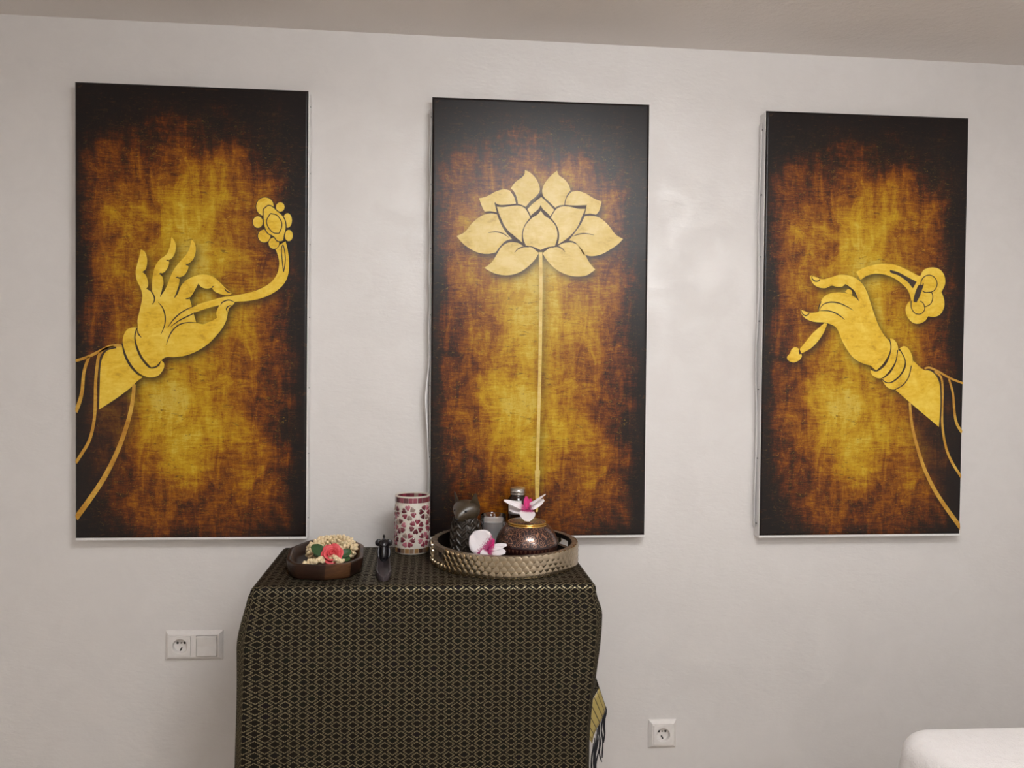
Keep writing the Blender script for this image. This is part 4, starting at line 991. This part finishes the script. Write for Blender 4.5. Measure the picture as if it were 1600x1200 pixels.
def socket_insert(parent, x, dep, tilt):
    """square insert with round well, two pin holes, a screw and earth clips"""
    h_ = .0275; n = 40; Rw = .0195; vs = []; fs = []
    sq = []
    for k in range(n):
        a = 2*PI*k/n; c, s = math.cos(a), math.sin(a); m_ = max(abs(c), abs(s)); sq.append((c/m_*h_, s/m_*h_))
    rings = [[(a, 0, b) for a, b in sq], [(a*.985, -.0022, b*.985) for a, b in sq]]
    for r_, y in ((Rw+.001,-.0022),(Rw,-.0014),(Rw-.0008,.0108)): rings.append([(r_*math.cos(2*PI*k/n), y, r_*math.sin(2*PI*k/n)) for k in range(n)])
    for r in rings: vs += r
    fs = [(r*n+k, r*n+(k+1) % n, (r+1)*n+(k+1) % n, (r+1)*n+k) for r in range(len(rings)-1) for k in range(n)]; fs.append(tuple((len(rings)-1)*n+k for k in range(n)))
    mb = MB(); mb.add(vs, fs); ins = mb.build('socket_insert', M['plastic'], parent, mw=Matrix.Translation((x, -dep, 0)), angle=30)
    for dx in (-.0095, .0095):
        mb = MB(); mb.lathe([(.0001,0),(.0032,0),(.0032,.001),(.0001,.001)], 16, mat=Matrix.Rotation(PI/2, 4, 'X')); mb.build('pin_hole', M['hole'], ins, loc=(dx*math.cos(tilt), .0108, .006))
    mb = MB(); mb.lathe([(.0001,0),(.0024,0),(.0024,.0012),(.0001,.0014)], 16, mat=Matrix.Rotation(PI/2, 4, 'X')); mb.build('centre_screw', M['contact'], ins, loc=(0,.0108,.006))
    mb = MB(); mb.box(-.0019,.0019,0,.002,-.0050,.0050, Matrix.Rotation(.5 if x < 0 else -.5, 4, 'Y')); mb.build('latch_slot', M['hole'], ins, loc=(0, .0092, -.0110), smooth=False)
x, z = -.7537, .6608; dep = .0125
s1 = empty('switch_and_socket', (x+.076, 0, z-.0405), 'white double wall plate with socket and rocker switch, left of table', 'wall socket')
bevel_frame(.152, .081, dep, [-.0355, .0355]).build('cover_frame', M['plastic'], s1, smooth=False)
socket_insert(s1, -.0355, dep+.0003, 0)
mb = MB(); W = .0275
mb.add([(-W,0,-W),(W,0,-W),(W,0,W),(-W,0,W),(-W+.001,-.0045,-W+.001),(W-.001,-.0045,-W+.001),(W-.001,-.0060,W-.001),(-W+.001,-.0060,W-.001),(-W+.001,-.0025,0),(W-.001,-.0025,0)],
       [(0,1,5,4),(2,3,7,6),(4,5,9,8),(8,9,6,7),(1,2,6,9,5),(3,0,4,8,7)])
rk = mb.build('rocker_switch', M['plastic'], s1, loc=(.0355, -dep-.0008, 0), smooth=False); bevel(rk, .0008)
mb = MB(); mb.box(-.0285,.0285,-.0006,0,-.0285,.0285); mb.build('rocker_gap', M['contact'], s1, loc=(.0355, -dep-.0002, 0), smooth=False)
x, z = .5945, .3857
s2 = empty('wall_socket', (x+.0405, 0, z-.0405), 'white single wall socket low on the wall right of the table', 'wall socket')
bevel_frame(.081, .081, dep, [0]).build('cover_frame', M['plastic'], s2, smooth=False)
socket_insert(s2, 0, dep+.0003, 0)

# ================================================================== MASSAGE TABLE WITH TOWEL
BX0, BX1, BY0, BY1, BZ = .905, 1.60, -2.45, -.690, .683
bed = empty('massage_table', ((BX0+BX1)/2, (BY0+BY1)/2, 0), 'padded massage table under the white towel, lower right', 'massage table')
cx, cy = (BX0+BX1)/2, (BY0+BY1)/2
mb = MB(); mb.box(BX0-cx+.012, BX1-cx-.012, BY0-cy+.012, BY1-cy-.012, BZ-.10, BZ-.006); bevel(mb.build('padded_top', M['vinyl'], bed, smooth=False), .040, 5)
mb = MB(); mb.box(BX0-cx+.03, BX1-cx-.03, BY0-cy+.03, BY1-cy-.03, BZ-.17, BZ-.10); bevel(mb.build('apron', M['beech'], bed, smooth=False), .004)
for sx_ in (-1, 1):
    for sy_ in (-1, 1):
        mb = MB(); x = sx_*((BX1-BX0)/2-.06); y = sy_*((BY1-BY0)/2-.10); mb.box(x-.022, x+.022, y-.022, y+.022, 0, BZ-.17); bevel(mb.build('leg', M['beech'], bed, smooth=False), .003)
tw = MB(); per = []; HX2, HY2 = (BX1-BX0)/2, (BY1-BY0)/2; rc = .075; nc = 14
def seg2(a, b, nrm, n):
    for k in range(n): t = k/n; per.append((a[0]+(b[0]-a[0])*t, a[1]+(b[1]-a[1])*t, *nrm))
def arc2(cx_, cy_, a0):
    for k in range(nc): a = a0+PI/2*k/nc; per.append((cx_+rc*math.cos(a), cy_+rc*math.sin(a), math.cos(a), math.sin(a)))
seg2((-HX2+rc,-HY2), (HX2-rc,-HY2), (0,-1), 40); arc2(HX2-rc, -HY2+rc, -PI/2); seg2((HX2,-HY2+rc), (HX2,HY2-rc), (1,0), 90); arc2(HX2-rc, HY2-rc, 0)
seg2((HX2-rc,HY2), (-HX2+rc,HY2), (0,1), 40); arc2(-HX2+rc, HY2-rc, PI/2); seg2((-HX2,HY2-rc), (-HX2,-HY2+rc), (-1,0), 90); arc2(-HX2+rc, -HY2+rc, PI)
vs = []; n = len(per); rb = .042
for s in (.05,.3,.6,.8):
    for x, y, nx, ny in per:
        zz = .0022*noise.noise(Vector((x*s*9, y*s*9, 1))); vs.append((x*s, y*s, zz))
for k in range(7):
    a = PI/2*k/6
    for x, y, nx, ny in per: o = -rb+rb*math.sin(a); vs.append((x+nx*o, y+ny*o, -rb+rb*math.cos(a)))
for k in range(1, 31):
    t = .34*k/30
    for j, (x, y, nx, ny) in enumerate(per):
        o = (.020*sstep(0, .10, t)+.03*t)*(.35 if ny > .5 and abs(nx) < .3 else 1)*.9+.014*math.sin(x*31+y*27)*sstep(.03, .2, t)+.010*math.sin(x*55-y*61)*sstep(.05,.25,t)
        vs.append((x+nx*o, y+ny*o, -rb-t))
rows = 4+7+30
tw.add(vs, [(r*n+k, (r+1)*n+k, (r+1)*n+(k+1) % n, r*n+(k+1) % n) for r in range(rows-1) for k in range(n)]+[tuple(range(n))])
o = tw.build('towel', M['towel'], loc=(cx, cy, BZ), angle=80); tag(o, 'white terry towel draped over massage table, lower right corner', 'towel')
